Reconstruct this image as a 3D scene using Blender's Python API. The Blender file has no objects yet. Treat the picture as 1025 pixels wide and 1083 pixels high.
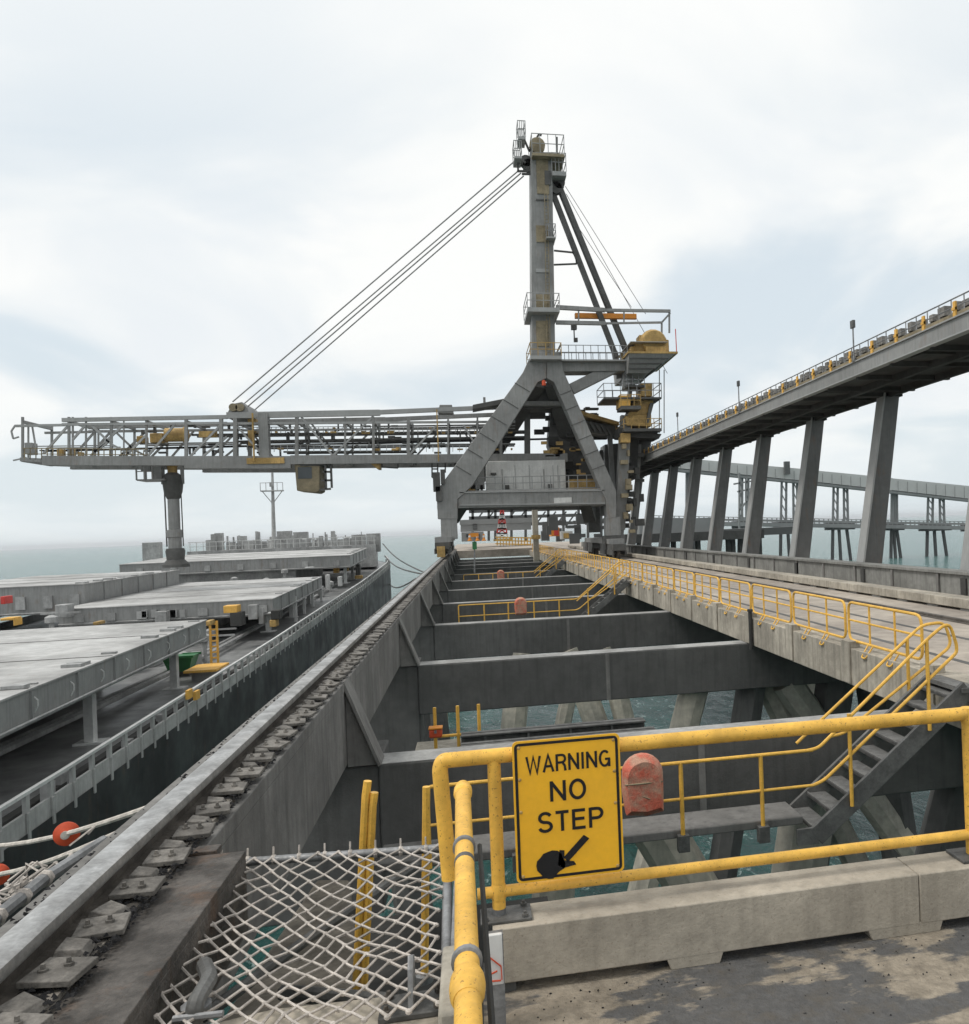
import bpy, math, random
from mathutils import Vector, Matrix
random.seed(7)
R = math.radians
S = bpy.context.scene
# ------------------------------------------------------------------ camera
CX, CY, FP = 685., 556., 900.
RHO, TH = math.atan(.037), math.atan(187/900)
_R = Vector((math.cos(TH)*math.cos(RHO), -math.sin(TH)*math.cos(RHO), -math.sin(RHO)))
_F = Vector((math.sin(TH), math.cos(TH), 0))
_U = _R.cross(_F)
cam = bpy.data.cameras.new('camera'); co = bpy.data.objects.new('camera', cam)
S.collection.objects.link(co); S.camera = co
m = Matrix((( _R.x, _U.x, -_F.x, 0), (_R.y, _U.y, -_F.y, 0), (_R.z, _U.z, -_F.z, 0), (0, 0, 0, 1)))
co.matrix_world = m
cam.sensor_fit = 'HORIZONTAL'; cam.sensor_width = 36; cam.lens = FP/1025*36
cam.shift_x = (512.5-CX)/1025; cam.shift_y = (CY-541.5)/1025
cam.clip_start = .05; cam.clip_end = 30000
S.render.resolution_x = 969; S.render.resolution_y = 1024

def P(px, py, X=None, Y=None, Z=None):
    """point of the photograph at a known world coordinate"""
    r = _F + _R*((px-CX)/FP) + _U*(-(py-CY)/FP)
    t = X/r.x if X is not None else Y/r.y if Y is not None else Z/r.z
    return r*t

# ------------------------------------------------------------------ sky, sun, exposure
SUN_EL, SUN_AZ = R(56), R(-98)          # azimuth measured from +Y towards +X
w = bpy.data.worlds.new('World'); S.world = w; w.use_nodes = True
nt = w.node_tree; N = nt.nodes; Lk = nt.links
bg = N['Background']
def nd(t, **k):
    n = N.new(t)
    for a, b in k.items(): setattr(n, a, b)
    return n
sky = nd('ShaderNodeTexSky', sky_type='NISHITA'); sky.sun_disc = False
sky.sun_elevation = SUN_EL; sky.sun_rotation = SUN_AZ; sky.air_density = 1.2; sky.dust_density = 3
tc = nd('ShaderNodeTexCoord')
sep = nd('ShaderNodeSeparateXYZ'); Lk.new(tc.outputs['Generated'], sep.inputs[0])
mz = nd('ShaderNodeMath', operation='MAXIMUM'); mz.inputs[1].default_value = 0; Lk.new(sep.outputs[2], mz.inputs[0])
az = nd('ShaderNodeMath', operation='ADD'); az.inputs[1].default_value = .22; Lk.new(mz.outputs[0], az.inputs[0])
dx = nd('ShaderNodeMath', operation='DIVIDE'); Lk.new(sep.outputs[0], dx.inputs[0]); Lk.new(az.outputs[0], dx.inputs[1])
dy = nd('ShaderNodeMath', operation='DIVIDE'); Lk.new(sep.outputs[1], dy.inputs[0]); Lk.new(az.outputs[0], dy.inputs[1])
cmb = nd('ShaderNodeCombineXYZ'); Lk.new(dx.outputs[0], cmb.inputs[0]); Lk.new(dy.outputs[0], cmb.inputs[1])
def cloud(scale, detail, dist, lo, hi, off):
    mp = nd('ShaderNodeMapping'); mp.inputs['Location'].default_value = off; Lk.new(cmb.outputs[0], mp.inputs[0])
    nz = nd('ShaderNodeTexNoise'); nz.inputs['Scale'].default_value = scale; nz.inputs['Detail'].default_value = detail
    nz.inputs['Roughness'].default_value = .5; nz.inputs['Distortion'].default_value = dist
    Lk.new(mp.outputs[0], nz.inputs['Vector'])
    mr = nd('ShaderNodeMapRange', interpolation_type='SMOOTHSTEP')
    mr.inputs['From Min'].default_value = lo; mr.inputs['From Max'].default_value = hi
    Lk.new(nz.outputs[0], mr.inputs[0]); return mr.outputs[0]
c1 = cloud(1.0, 7, .6, .36, .56, (3.4, .4, 0))
c2 = cloud(1.5, 8, .9, .30, .58, (5.3, 1.7, 0))
def mix(fac, a, b):
    n = nd('ShaderNodeMix', data_type='RGBA'); n.inputs[0].default_value = .5
    if isinstance(fac, float): n.inputs[0].default_value = fac
    else: Lk.new(fac, n.inputs[0])
    for i, v in ((6, a), (7, b)):
        if isinstance(v, tuple): n.inputs[i].default_value = (*v, 1)
        else: Lk.new(v, n.inputs[i])
    return n.outputs[2]
SK = .11                                  # background strength; colours below are display values over SK
k = 1/SK
thin = mix(.88, sky.outputs[0], (.56*k, .622*k, .662*k))
white = mix(c2, (.635*k, .67*k, .695*k), (.745*k, .752*k, .742*k))
body = mix(c1, thin, white)
# the veil thickens towards the horizon
hz = nd('ShaderNodeMapRange'); hz.inputs['From Min'].default_value = 0; hz.inputs['From Max'].default_value = .16
hz.inputs['To Min'].default_value = .75; hz.inputs['To Max'].default_value = 0; Lk.new(mz.outputs[0], hz.inputs[0])
up_ = nd('ShaderNodeMapRange', interpolation_type='SMOOTHSTEP'); up_.inputs['From Min'].default_value = .30; up_.inputs['From Max'].default_value = .52
up_.inputs['To Max'].default_value = .62; Lk.new(mz.outputs[0], up_.inputs[0])
body = mix(up_.outputs[0], body, (.735*k, .745*k, .74*k))
full = mix(hz.outputs[0], body, (.60*k, .66*k, .68*k))
Lk.new(full, bg.inputs[0]); bg.inputs[1].default_value = SK
sun = bpy.data.lights.new('sun', 'SUN'); sun.energy = 1.5; sun.angle = R(14); sun.color = (1, .96, .9)
so = bpy.data.objects.new('sun', sun); S.collection.objects.link(so)
so.rotation_euler = Vector((-math.sin(SUN_AZ)*math.cos(SUN_EL), -math.cos(SUN_AZ)*math.cos(SUN_EL), -math.sin(SUN_EL))).to_track_quat('-Z', 'Y').to_euler()
S.view_settings.view_transform = 'Standard'; S.view_settings.look = 'None'
S.view_settings.exposure = .42; S.view_settings.gamma = 1

# ------------------------------------------------------------------ materials
def mat(name, col, rough=.65, metal=0., var=.3, scale=1.5, streak=0., bump=.15, bscale=30., col2=None, lo=.42, hi=.62, speck=0., spec=.4, st0=(1,1,1), rust=0.):
    M = bpy.data.materials.new(name); M.use_nodes = True
    t = M.node_tree; n = t.nodes; l = t.links; b = n['Principled BSDF']
    b.inputs['Metallic'].default_value = metal; b.inputs['Specular IOR Level'].default_value = spec
    g = n.new('ShaderNodeNewGeometry')
    def noise(sc, det=5, st=(1, 1, 1), rgh=.6):
        mp = n.new('ShaderNodeMapping'); mp.inputs['Scale'].default_value = st; l.new(g.outputs['Position'], mp.inputs[0])
        q = n.new('ShaderNodeTexNoise'); q.inputs['Scale'].default_value = sc; q.inputs['Detail'].default_value = det
        q.inputs['Roughness'].default_value = rgh; l.new(mp.outputs[0], q.inputs['Vector']); return q.outputs[0]
    def rng(s, a, b_, c, d):
        r = n.new('ShaderNodeMapRange'); r.inputs[1].default_value = a; r.inputs[2].default_value = b_
        r.inputs[3].default_value = c; r.inputs[4].default_value = d; l.new(s, r.inputs[0]); return r.outputs[0]
    def mx(f, a, b_, bt='MIX'):
        q = n.new('ShaderNodeMix'); q.data_type = 'RGBA'; q.blend_type = bt
        if isinstance(f, float): q.inputs[0].default_value = f
        else: l.new(f, q.inputs[0])
        for i, v in ((6, a), (7, b_)):
            if isinstance(v, tuple): q.inputs[i].default_value = (*v[:3], 1)
            else: l.new(v, q.inputs[i])
        return q.outputs[2]
    c2_ = col2 if col2 else tuple(v*(1-var) for v in col)
    big = noise(scale, 9, st0)
    c = mx(rng(big, lo, hi, 0, 1), c2_, col)
    fine = noise(scale*9, 4)
    f2 = rng(fine, .3, .7, 1-var*.55, 1+var*.35)
    vm = n.new('ShaderNodeVectorMath'); vm.operation = 'SCALE'; l.new(c, vm.inputs[0]); l.new(f2, vm.inputs['Scale']); c = vm.outputs[0]
    if streak > 0:
        s_ = noise(3., 5, (3.2, 3.2, .22))
        c = mx(rng(s_, .48, .68, 0, streak), c, tuple(v*.35 for v in col))
    if rust > 0:
        s_ = noise(1.4, 9, (1.6, 1.6, .5), .7); c = mx(rng(s_, .57, .72, 0, rust), c, (.17, .085, .04))
        s_ = noise(7., 4, (1, 1, .12)); c = mx(rng(s_, .60, .75, 0, rust*.6), c, (.11, .07, .045))
    if speck > 0:
        s_ = noise(90., 2); c = mx(rng(s_, .62, .68, 0, speck), c, (.10, .055, .03))
    l.new(c, b.inputs['Base Color'])
    l.new(rng(big, .35, .65, min(1, rough+.12), max(.05, rough-.1)), b.inputs['Roughness'])
    if bump > 0:
        bp = n.new('ShaderNodeBump'); bp.inputs['Strength'].default_value = bump; bp.inputs['Distance'].default_value = .02
        l.new(noise(bscale, 5), bp.inputs['Height']); l.new(bp.outputs[0], b.inputs['Normal'])
    return M
M = {}
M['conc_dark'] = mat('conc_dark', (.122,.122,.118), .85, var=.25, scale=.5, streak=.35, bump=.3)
M['conc_mid'] = mat('conc_mid', (.21,.205,.195), .85, var=.3, scale=.7, streak=.55, bump=.3)
M['conc_pale'] = mat('conc_pale', (.40,.37,.31), .9, var=.28, scale=1.3, streak=.45, bump=.35)
M['conc_fascia'] = mat('conc_fascia', (.46,.42,.35), .9, var=.35, scale=.8, streak=.6, bump=.35)
M['conc_pile'] = mat('conc_pile', (.58,.54,.45), .85, var=.4, scale=.6, streak=.3, bump=.2, col2=(.36,.345,.30))
M['beam_top_lit'] = mat('beam_top_lit', (.36,.36,.35), .85, var=.35, scale=1.2, bump=.2)  # paler concrete for crossbeam tops, light from above put into the colour
M['ledge_brown'] = mat('ledge_brown', (.20,.175,.14), .9, var=.45, scale=2, streak=.4, bump=.3)
M['kerb'] = mat('kerb', (.44,.395,.325), .9, var=.22, scale=2.2, streak=.35, bump=.22, bscale=60, speck=.25)
M['deck'] = mat('deck', (.30,.26,.205), .8, var=.4, scale=2.9, bump=.7, bscale=55, col2=(.10,.099,.098), lo=.505, hi=.545, spec=.3, streak=.5, st0=(.5,1.15,1))
M['road'] = mat('road', (.44,.39,.33), .85, var=.35, scale=.35, bump=.3, col2=(.30,.265,.23))
M['greybarrier'] = mat('greybarrier', (.235,.235,.22), .85, var=.3, scale=.8, streak=.4, bump=.2)
M['railsteel'] = mat('railsteel', (.52,.515,.505), .38, metal=.7, var=.4, scale=4, streak=.1, bump=.15, rust=.15)
M['railside'] = mat('railside', (.12,.105,.09), .75, var=.4, scale=4, bump=.4)
M['grout'] = mat('grout', (.22,.20,.175), .85, var=.7, scale=6, bump=1, bscale=16, lo=.45, hi=.55)
M['clip'] = mat('clip', (.21,.195,.175), .7, var=.5, scale=6, bump=.6, bscale=25)
M['plate'] = mat('plate', (.105,.095,.085), .65, var=.55, scale=3.5, bump=.7, bscale=40, rust=.5, speck=.3)
M['crane'] = mat('crane', (.27,.272,.265), .55, var=.2, scale=.35, streak=.3, bump=.03, rust=.4)
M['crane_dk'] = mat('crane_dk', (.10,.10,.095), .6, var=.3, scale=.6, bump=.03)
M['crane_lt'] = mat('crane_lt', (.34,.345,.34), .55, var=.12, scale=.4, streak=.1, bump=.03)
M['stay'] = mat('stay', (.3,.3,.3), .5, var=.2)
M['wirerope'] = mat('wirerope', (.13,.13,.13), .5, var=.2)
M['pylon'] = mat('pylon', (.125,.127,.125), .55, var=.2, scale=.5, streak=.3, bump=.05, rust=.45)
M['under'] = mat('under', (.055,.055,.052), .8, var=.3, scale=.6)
M['yellow'] = mat('yellow', (.86,.50,.085), .48, var=.2, scale=5, bump=.12, speck=.6, rust=.4, streak=.2)
M['yellow_far'] = mat('yellow_far', (.82,.47,.10), .55, var=.2, scale=1.5, bump=0)
M['ochre'] = mat('ochre', (.58,.38,.13), .6, var=.4, scale=1, streak=.45, bump=.03, rust=.5)
M['idler'] = mat('idler', (.26,.25,.23), .7, var=.4, scale=3, bump=0)
M['tan'] = mat('tan', (.30,.25,.16), .7, var=.35, scale=1, bump=0)
M['orange'] = mat('orange', (.72,.27,.03), .5, var=.15)
M['signyellow'] = mat('signyellow', (.95,.51,.03), .4, var=.07, scale=4, bump=.02)
M['signblack'] = mat('signblack', (.012,.012,.014), .55, var=.2)
M['galv'] = mat('galv', (.30,.305,.31), .45, metal=.4, var=.35, scale=6, bump=.2)
M['galv_dk'] = mat('galv_dk', (.13,.13,.125), .6, metal=.2, var=.35, scale=5, bump=.3)
M['stair'] = mat('stair', (.16,.16,.155), .6, var=.35, scale=4, bump=.2)
M['tread'] = mat('tread', (.17,.17,.165), .65, var=.35, scale=6, bump=.3)
M['netrope'] = mat('netrope', (.60,.55,.50), .9, var=.35, scale=12, bump=.4, bscale=200)
M['ringcover'] = mat('ringcover', (.56,.13,.08), .7, var=.5, scale=7, bump=.6, bscale=14, col2=(.47,.27,.19))
M['redorange'] = mat('redorange', (.62,.085,.03), .5, var=.15, scale=6)
M['rope'] = mat('rope', (.62,.58,.52), .9, var=.3, scale=9, bump=.5, bscale=60)
M['hull'] = mat('hull', (.030,.030,.031), .5, var=.45, scale=.5, streak=.3, bump=.1, rust=.3)
M['bulwark'] = mat('bulwark', (.46,.465,.455), .55, var=.25, scale=.8, streak=.35, bump=.05)
M['shipdeck'] = mat('shipdeck', (.30,.305,.305), .38, var=.6, scale=.22, bump=.1, lo=.35, hi=.7)
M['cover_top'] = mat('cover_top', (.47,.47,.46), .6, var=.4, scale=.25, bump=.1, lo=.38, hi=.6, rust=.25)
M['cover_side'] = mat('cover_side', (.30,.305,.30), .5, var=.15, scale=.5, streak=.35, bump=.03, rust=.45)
M['shipgrey'] = mat('shipgrey', (.42,.425,.42), .55, var=.35, scale=.6, streak=.3)
M['shipwhite'] = mat('shipwhite', (.62,.63,.62), .55, var=.2, scale=1)
M['green'] = mat('green', (.03,.17,.06), .5, var=.2)
M['white'] = mat('white', (.66,.66,.64), .6, var=.15, scale=1.5, streak=.2, bump=.02)
M['farpale'] = mat('farpale', (.50,.51,.50), .7, var=.08, scale=.1, bump=0)
M['fargrey'] = mat('fargrey', (.24,.25,.25), .7, var=.15, scale=.1, bump=0)
M['fardark'] = mat('fardark', (.10,.105,.105), .7, var=.2, scale=.1, bump=0)
M['red'] = mat('red', (.6,.06,.05), .5, var=.1)
M['glass'] = mat('glass', (.03,.04,.045), .12, var=.1, spec=.6)
M['coal'] = mat('coal', (.018,.018,.02), .9, var=.4, scale=3, bump=.6)

def water_mat():
    Mw = bpy.data.materials.new('sea_water'); Mw.use_nodes = True
    t = Mw.node_tree; n = t.nodes; l = t.links; b = n['Principled BSDF']
    b.inputs['Base Color'].default_value = (.008,.045,.042,1); b.inputs['Roughness'].default_value = .16; b.inputs['IOR'].default_value = 1.33
    g = n.new('ShaderNodeNewGeometry')
    mp = n.new('ShaderNodeMapping'); mp.inputs['Rotation'].default_value = (0,0,.5); mp.inputs['Scale'].default_value = (1, .55, 1)
    l.new(g.outputs['Position'], mp.inputs[0])
    def nz(sc, det, rg=.6, di=0.):
        q = n.new('ShaderNodeTexNoise'); q.inputs['Scale'].default_value = sc; q.inputs['Detail'].default_value = det
        q.inputs['Roughness'].default_value = rg; q.inputs['Distortion'].default_value = di; l.new(mp.outputs[0], q.inputs[0]); return q.outputs[0]
    a = nz(1.1, 8, .68, .8); c = nz(.22, 4)
    ad = n.new('ShaderNodeMath'); ad.operation = 'MULTIPLY_ADD'; ad.inputs[1].default_value = 2.2; l.new(c, ad.inputs[0]); l.new(a, ad.inputs[2])
    bp = n.new('ShaderNodeBump'); bp.inputs['Strength'].default_value = 1; bp.inputs['Distance'].default_value = .55
    l.new(ad.outputs[0], bp.inputs['Height']); l.new(bp.outputs[0], b.inputs['Normal'])
    r = n.new('ShaderNodeMapRange'); r.inputs[1].default_value = .57; r.inputs[2].default_value = .64; r.inputs[4].default_value = .8; l.new(nz(2.0, 9, .72, .9), r.inputs[0])
    mx = n.new('ShaderNodeMix'); mx.data_type = 'RGBA'; mx.inputs[6].default_value = (.016,.088,.08,1); mx.inputs[7].default_value = (.42,.55,.53,1)  # pale flecks paint the sparkle of reflected sky into the base colour
    l.new(r.outputs[0], mx.inputs[0]); l.new(mx.outputs[2], b.inputs['Base Color'])
    return Mw
M['sea'] = water_mat()

# ------------------------------------------------------------------ mesh builder
class MB:
    def __init__(s): s.v = []; s.f = []; s.sm = []; s.g = []
    def add(s, vs, fs, smooth=False):
        o = len(s.v); s.g.append((o, len(s.f))); s.v += [Vector(q) for q in vs]
        for f in fs: s.f.append([i+o for i in f]); s.sm.append(smooth)
        return s
    def box(s, x0, x1, y0, y1, z0, z1):
        x0, x1 = sorted((x0, x1)); y0, y1 = sorted((y0, y1)); z0, z1 = sorted((z0, z1))
        return s.hexa([(x0,y0,z0),(x1,y0,z0),(x1,y1,z0),(x0,y1,z0),(x0,y0,z1),(x1,y0,z1),(x1,y1,z1),(x0,y1,z1)])
    def hexa(s, v): return s.add(v, [(0,3,2,1),(4,5,6,7),(0,1,5,4),(1,2,6,5),(2,3,7,6),(3,0,4,7)])
    def cbox(s, c, sx, sy, sz): return s.box(c[0]-sx/2, c[0]+sx/2, c[1]-sy/2, c[1]+sy/2, c[2]-sz/2, c[2]+sz/2)
    def bar(s, p, q, w_, h, up=(0,0,1), w2=None, h2=None):
        p, q = Vector(p), Vector(q); d = (q-p).normalized(); u = Vector(up)
        if abs(d.dot(u)) > .98: u = Vector((0,1,0))
        r = d.cross(u).normalized(); u = r.cross(d)
        w2 = w_ if w2 is None else w2; h2 = h if h2 is None else h2
        a = [p-r*w_/2-u*h/2, p+r*w_/2-u*h/2, p+r*w_/2+u*h/2, p-r*w_/2+u*h/2]
        b = [q-r*w2/2-u*h2/2, q+r*w2/2-u*h2/2, q+r*w2/2+u*h2/2, q-r*w2/2+u*h2/2]
        return s.add(a+b, [(0,1,2,3),(7,6,5,4),(0,4,5,1),(1,5,6,2),(2,6,7,3),(3,7,4,0)])
    def tube(s, pts, r, n=8, rs=None):
        pts = [Vector(p) for p in pts]; o = []; ref = None
        for i, p in enumerate(pts):
            d = (pts[min(i+1, len(pts)-1)]-pts[max(i-1, 0)])
            d = d.normalized() if d.length > 1e-9 else Vector((0,0,1))
            if ref is None: ref = Vector((0,0,1)) if abs(d.z) < .9 else Vector((1,0,0))
            a = (ref-d*ref.dot(d)).normalized(); ref = a; b = d.cross(a); rr = rs[i] if rs else r
            for j in range(n):
                t = 2*math.pi*j/n; o.append(p+(a*math.cos(t)+b*math.sin(t))*rr)
        f = []
        for i in range(len(pts)-1):
            for j in range(n): f.append((i*n+j, i*n+(j+1) % n, (i+1)*n+(j+1) % n, (i+1)*n+j))
        s.add(o, f, True)
        k0 = len(s.v)-len(o)
        s.f.append([k0+j for j in range(n)][::-1]); s.sm.append(False)
        s.f.append([k0+(len(pts)-1)*n+j for j in range(n)]); s.sm.append(False)
        return s
    def lathe(s, c, prof, n=16, axis='z'):
        vs = []; fs = []
        for r, h in prof:
            for j in range(n):
                t = 2*math.pi*j/n; a, b = r*math.cos(t), r*math.sin(t)
                vs.append({'z': (c[0]+a, c[1]+b, c[2]+h), 'x': (c[0]+h, c[1]+a, c[2]+b), 'y': (c[0]+a, c[1]+h, c[2]+b)}[axis])
        for i in range(len(prof)-1):
            for j in range(n): fs.append((i*n+j, i*n+(j+1) % n, (i+1)*n+(j+1) % n, (i+1)*n+j))
        fs.append(tuple(range(n))[::-1]); fs.append(tuple((len(prof)-1)*n+j for j in range(n)))
        return s.add(vs, fs, True)
    def prism(s, poly, y0, y1, plane='xz'):
        n = len(poly)
        mk = {'xz': lambda a, b, y: (a, y, b), 'yz': lambda a, b, y: (y, a, b), 'xy': lambda a, b, y: (a, b, y)}[plane]
        vs = [mk(a, b, y0) for a, b in poly]+[mk(a, b, y1) for a, b in poly]
        fs = [tuple(range(n)), tuple(range(n, 2*n))[::-1]]+[(i, i+n, (i+1) % n+n, (i+1) % n) for i in range(n)]
        return s.add(vs, fs)
    def build(s, name, m_, parent=None, bevel=0.):
        me = bpy.data.meshes.new(name); off = Vector((0,0,0)); p = parent
        while p is not None: off += p.location; p = p.parent
        me.from_pydata([tuple(v-off) for v in s.v], [], s.f)
        me.polygons.foreach_set('use_smooth', s.sm); me.materials.append(M[m_] if isinstance(m_, str) else m_)
        import bmesh
        bm = bmesh.new(); bm.from_mesh(me); bmesh.ops.recalc_face_normals(bm, faces=bm.faces); bm.to_mesh(me); bm.free()
        me.set_sharp_from_angle(angle=R(38)); me.update()
        o = bpy.data.objects.new(name, me); S.collection.objects.link(o)
        if parent is not None: o.parent = parent
        if bevel:
            b = o.modifiers.new('bevel', 'BEVEL'); b.width = bevel; b.segments = 2; b.limit_method = 'ANGLE'
        return o
def each(b, name, m_, parent, per=1, bevel=0., cap=100):
    """every piece collected in b becomes a part of its own"""
    st_ = b.g[::per]; out = []
    for i, (v0, f0) in enumerate(st_):
        last = i == len(st_)-1 or i == cap-1 and len(st_) > cap
        v1, f1 = (len(b.v), len(b.f)) if last else st_[i+1]
        c = MB(); c.v = b.v[v0:v1]; c.f = [[k-v0 for k in f] for f in b.f[f0:f1]]; c.sm = b.sm[f0:f1]
        o = c.build(name, m_, parent, bevel); out.append(o)
        if last:
            if len(st_) > cap: o['kind'] = 'stuff'
            break
    return out
def smooth_bend(pts, r=.12, n=5):
    pts = [Vector(p) for p in pts]; out = [pts[0]]
    for i in range(1, len(pts)-1):
        a, b, c = pts[i-1], pts[i], pts[i+1]; u = (a-b); v = (c-b); k_ = min(r, u.length*.45, v.length*.45)
        p0 = b+u.normalized()*k_; p1 = b+v.normalized()*k_
        for j in range(n+1):
            t = j/n; out.append(p0*(1-t)**2+b*2*t*(1-t)+p1*t*t)
    out.append(pts[-1]); return out
def tag(o, label, cat, group=None):
    o['label'] = label; o['category'] = cat
    if group: o['group'] = group
    return o
def thing(name, label, cat, loc=(0,0,0), group=None):
    o = bpy.data.objects.new(name, None); S.collection.objects.link(o); o.location = loc; o.empty_display_size = .2
    return tag(o, label, cat, group)
def structure(o): o['kind'] = 'structure'; return o
def copy_tree(o, parent=None):
    c = o.copy(); S.collection.objects.link(c)
    if parent is not None: c.parent = parent
    for ch in o.children: copy_tree(ch, c)
    return c
def dup(o, delta, label=None):
    c = copy_tree(o); c.location = o.location+Vector(delta)
    if label: c['label'] = label
    return c
ORD = ['first','second','third','fourth','fifth','sixth','seventh','eighth','ninth','tenth','eleventh','twelfth']

# ================================================================== SETTING
WZ = -10.
sea = MB().add([(-9000,-300,WZ),(9000,-300,WZ),(9000,14000,WZ),(-9000,14000,WZ)], [(0,1,2,3)]).build('sea', 'sea'); structure(sea)

BY = [11.15+8.08*i for i in range(-1, 11)]      # lines of crossbeams
# near deck slab, where the photographer stands
nd_ = MB().box(-.02, 9, -3, 3.98, -2.3, -1.97); structure(nd_.build('deck', 'deck'))
# road deck on the right
rd = MB().box(6.36, 17.4, -2, 150, -2.6, -2.25)
structure(rd.build('roadway', 'road'))
st = MB()
for x0 in (7.2, 8.6, 10.15, 12.0): st.box(x0, x0+.12, -2, 150, -2.25, -2.246)
structure(st.build('wheel_track', 'conc_dark'))
far = MB().box(-2.4, 9, 96, 150, -2.85, -2.0); structure(far.build('far_deck', 'road'))

# ================================================================== LEFT CRANE RAIL GIRDER
gt = thing('rail_girder', 'long concrete crane rail girder with steel rail running along the left edge of the wharf', 'girder', (-2,3,-1.8))
g = MB()
g.box(-2.27, -1.6, -1, 96, -1.92, -1.8)
g.box(-2.22, -1.605, -1, 96, -2.83, -1.92)
g.build('beam', 'conc_mid', gt, .01)
pl = MB().box(-1.66, -1.34, -1, 5.3, -1.835, -1.79); pl.box(-1.36,-1.34,-1,5.3,-2.25,-1.835); pl.box(-1.72,-1.5,5.31,5.42,-1.82,-1.775)
pl.build('edge_plate', 'plate', gt, .004)
gr = MB().box(-2.12, -1.66, -1, 96, -1.8, -1.765)
gr.build('grout_bed', 'grout', gt)
rp = [(-.075,0),(.075,0),(.085,.02),(.075,.035),(.02,.045),(.02,.11),(.07,.13),(.078,.15),(.072,.185),(.05,.195),(-.05,.195),(-.072,.185),(-.078,.15),(-.07,.13),(-.02,.11),(-.02,.045),(-.075,.035),(-.085,.02)]
XR = -1.9
hd = [(XR+a, -1.765+b-.03) for a, b in rp[6:15]]
MB().prism(hd, -1, 96, 'xz').build('rail_head', 'railsteel', gt)
MB().prism([(XR+a*.98, -1.767+b-.03) for a, b in rp[:7]+rp[14:]], -1, 96, 'xz').build('rail_web', 'railside', gt)
MB().box(XR-.082, XR-.2, -1, 96, -1.766, -1.74).build('rail_pad', 'grout', gt)
# clamp plates, each with bolts
rest = MB(); i = 0; y = 3.05
while y < 62:
    jx = random.uniform(-.012, .012); rot = random.uniform(-.3, .3); dz = random.uniform(0, .02)
    def clampgeo(b, y=y, jx=jx, rot=rot, dz=dz):
        c = Vector((-1.70+jx, y, -1.735+dz)); r_ = Matrix.Rotation(rot, 3, 'Z')
        vs = [c+r_@Vector(q) for q in [(-.10,-.10,-.016),(.10,-.085,-.026),(.105,.10,-.02),(-.095,.10,-.012),(-.10,-.10,.012),(.10,-.085,0),(.105,.10,.006),(-.095,.10,.014)]]
        b.hexa(vs)
        c = c+Vector((-.03, .2+random.uniform(-.03,.03), -.005)); r_ = Matrix.Rotation(random.uniform(-.5,.5), 3, 'Z')
        b.hexa([c+r_@Vector(q) for q in [(-.07,-.075,-.03),(.07,-.06,-.03),(.06,.07,-.03),(-.07,.07,-.03),(-.055,-.06,.022),(.04,-.05,.008),(.045,.05,.006),(-.05,.06,.026)]])
    if i < 99:
        b = MB(); clampgeo(b); o = b.build('clamp_plate', 'clip', gt, .004 if i < 25 else 0)
        if i < 24:
            for bx in (-1.75, -1.67):
                b = MB(); c = (bx+jx, y+random.uniform(-.03,.03), -1.73+dz)
                b.lathe(c, [(.02,0),(.02,.014),(.011,.015),(.009,.035)], 6); b.build('bolt', 'clip', o)
    else: clampgeo(rest)
    i += 1; y += .42
o = rest.build('clamp_plate', 'clip', gt); o['kind'] = 'stuff'
def spill(label, n, f, m_='coal', smin=.006, smax=.022):
    rq = random.Random(n); b = MB()
    for _ in range(n):
        c = Vector(f(rq)); r_ = rq.uniform(smin,smax); an = rq.uniform(0,6.28)
        vs = [c+Vector((math.cos(an+k*2.09)*r_*rq.uniform(.7,1.3), math.sin(an+k*2.09)*r_*rq.uniform(.7,1.3), -.002)) for k in range(3)]+[c+Vector((rq.uniform(-.3,.3)*r_,rq.uniform(-.3,.3)*r_,r_*rq.uniform(.4,.9)))]
        b.add(vs,[(0,1,3),(1,2,3),(2,0,3),(2,1,0)])
    o = b.build('coal_spill', m_); o['kind'] = 'stuff'; tag(o, label, 'coal spill'); return o
spill('loose black coal grit lying between the clamp plates beside the crane rail', 5200, lambda q: (q.uniform(-1.81,-1.60) if q.random() < .8 else q.uniform(-2.2,-1.98), 3+23*q.random()**1.6, -1.764 if q.random() < .7 else -1.74))
spill('black grit scattered on the near deck along the foot of the kerb', 350, lambda q: (q.uniform(.1,4.5), 3.66-abs(q.gauss(0,.35)), -1.967), 'coal', .002, .007)
# haunch brackets down to each crossbeam
for Y in BY[1:]:
    b = MB().prism([(-1.6,-1.80),(-1.585,-1.83),(-1.205,-2.83),(-1.25,-2.86),(-1.6,-2.86)], Y-.02, Y+.06, 'xz')
    b.add([(-1.6,Y-.1,-1.79),(-1.6,Y+.34,-1.79),(-1.2,Y+.34,-2.85),(-1.2,Y-.1,-2.85),(-1.63,Y-.1,-1.81),(-1.63,Y+.34,-1.81),(-1.23,Y+.34,-2.87),(-1.23,Y-.1,-2.87)], [(0,1,2,3),(7,6,5,4),(0,4,5,1),(1,5,6,2),(2,6,7,3),(3,7,4,0)])
    b.build('haunch_bracket', 'conc_mid', gt)

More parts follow.
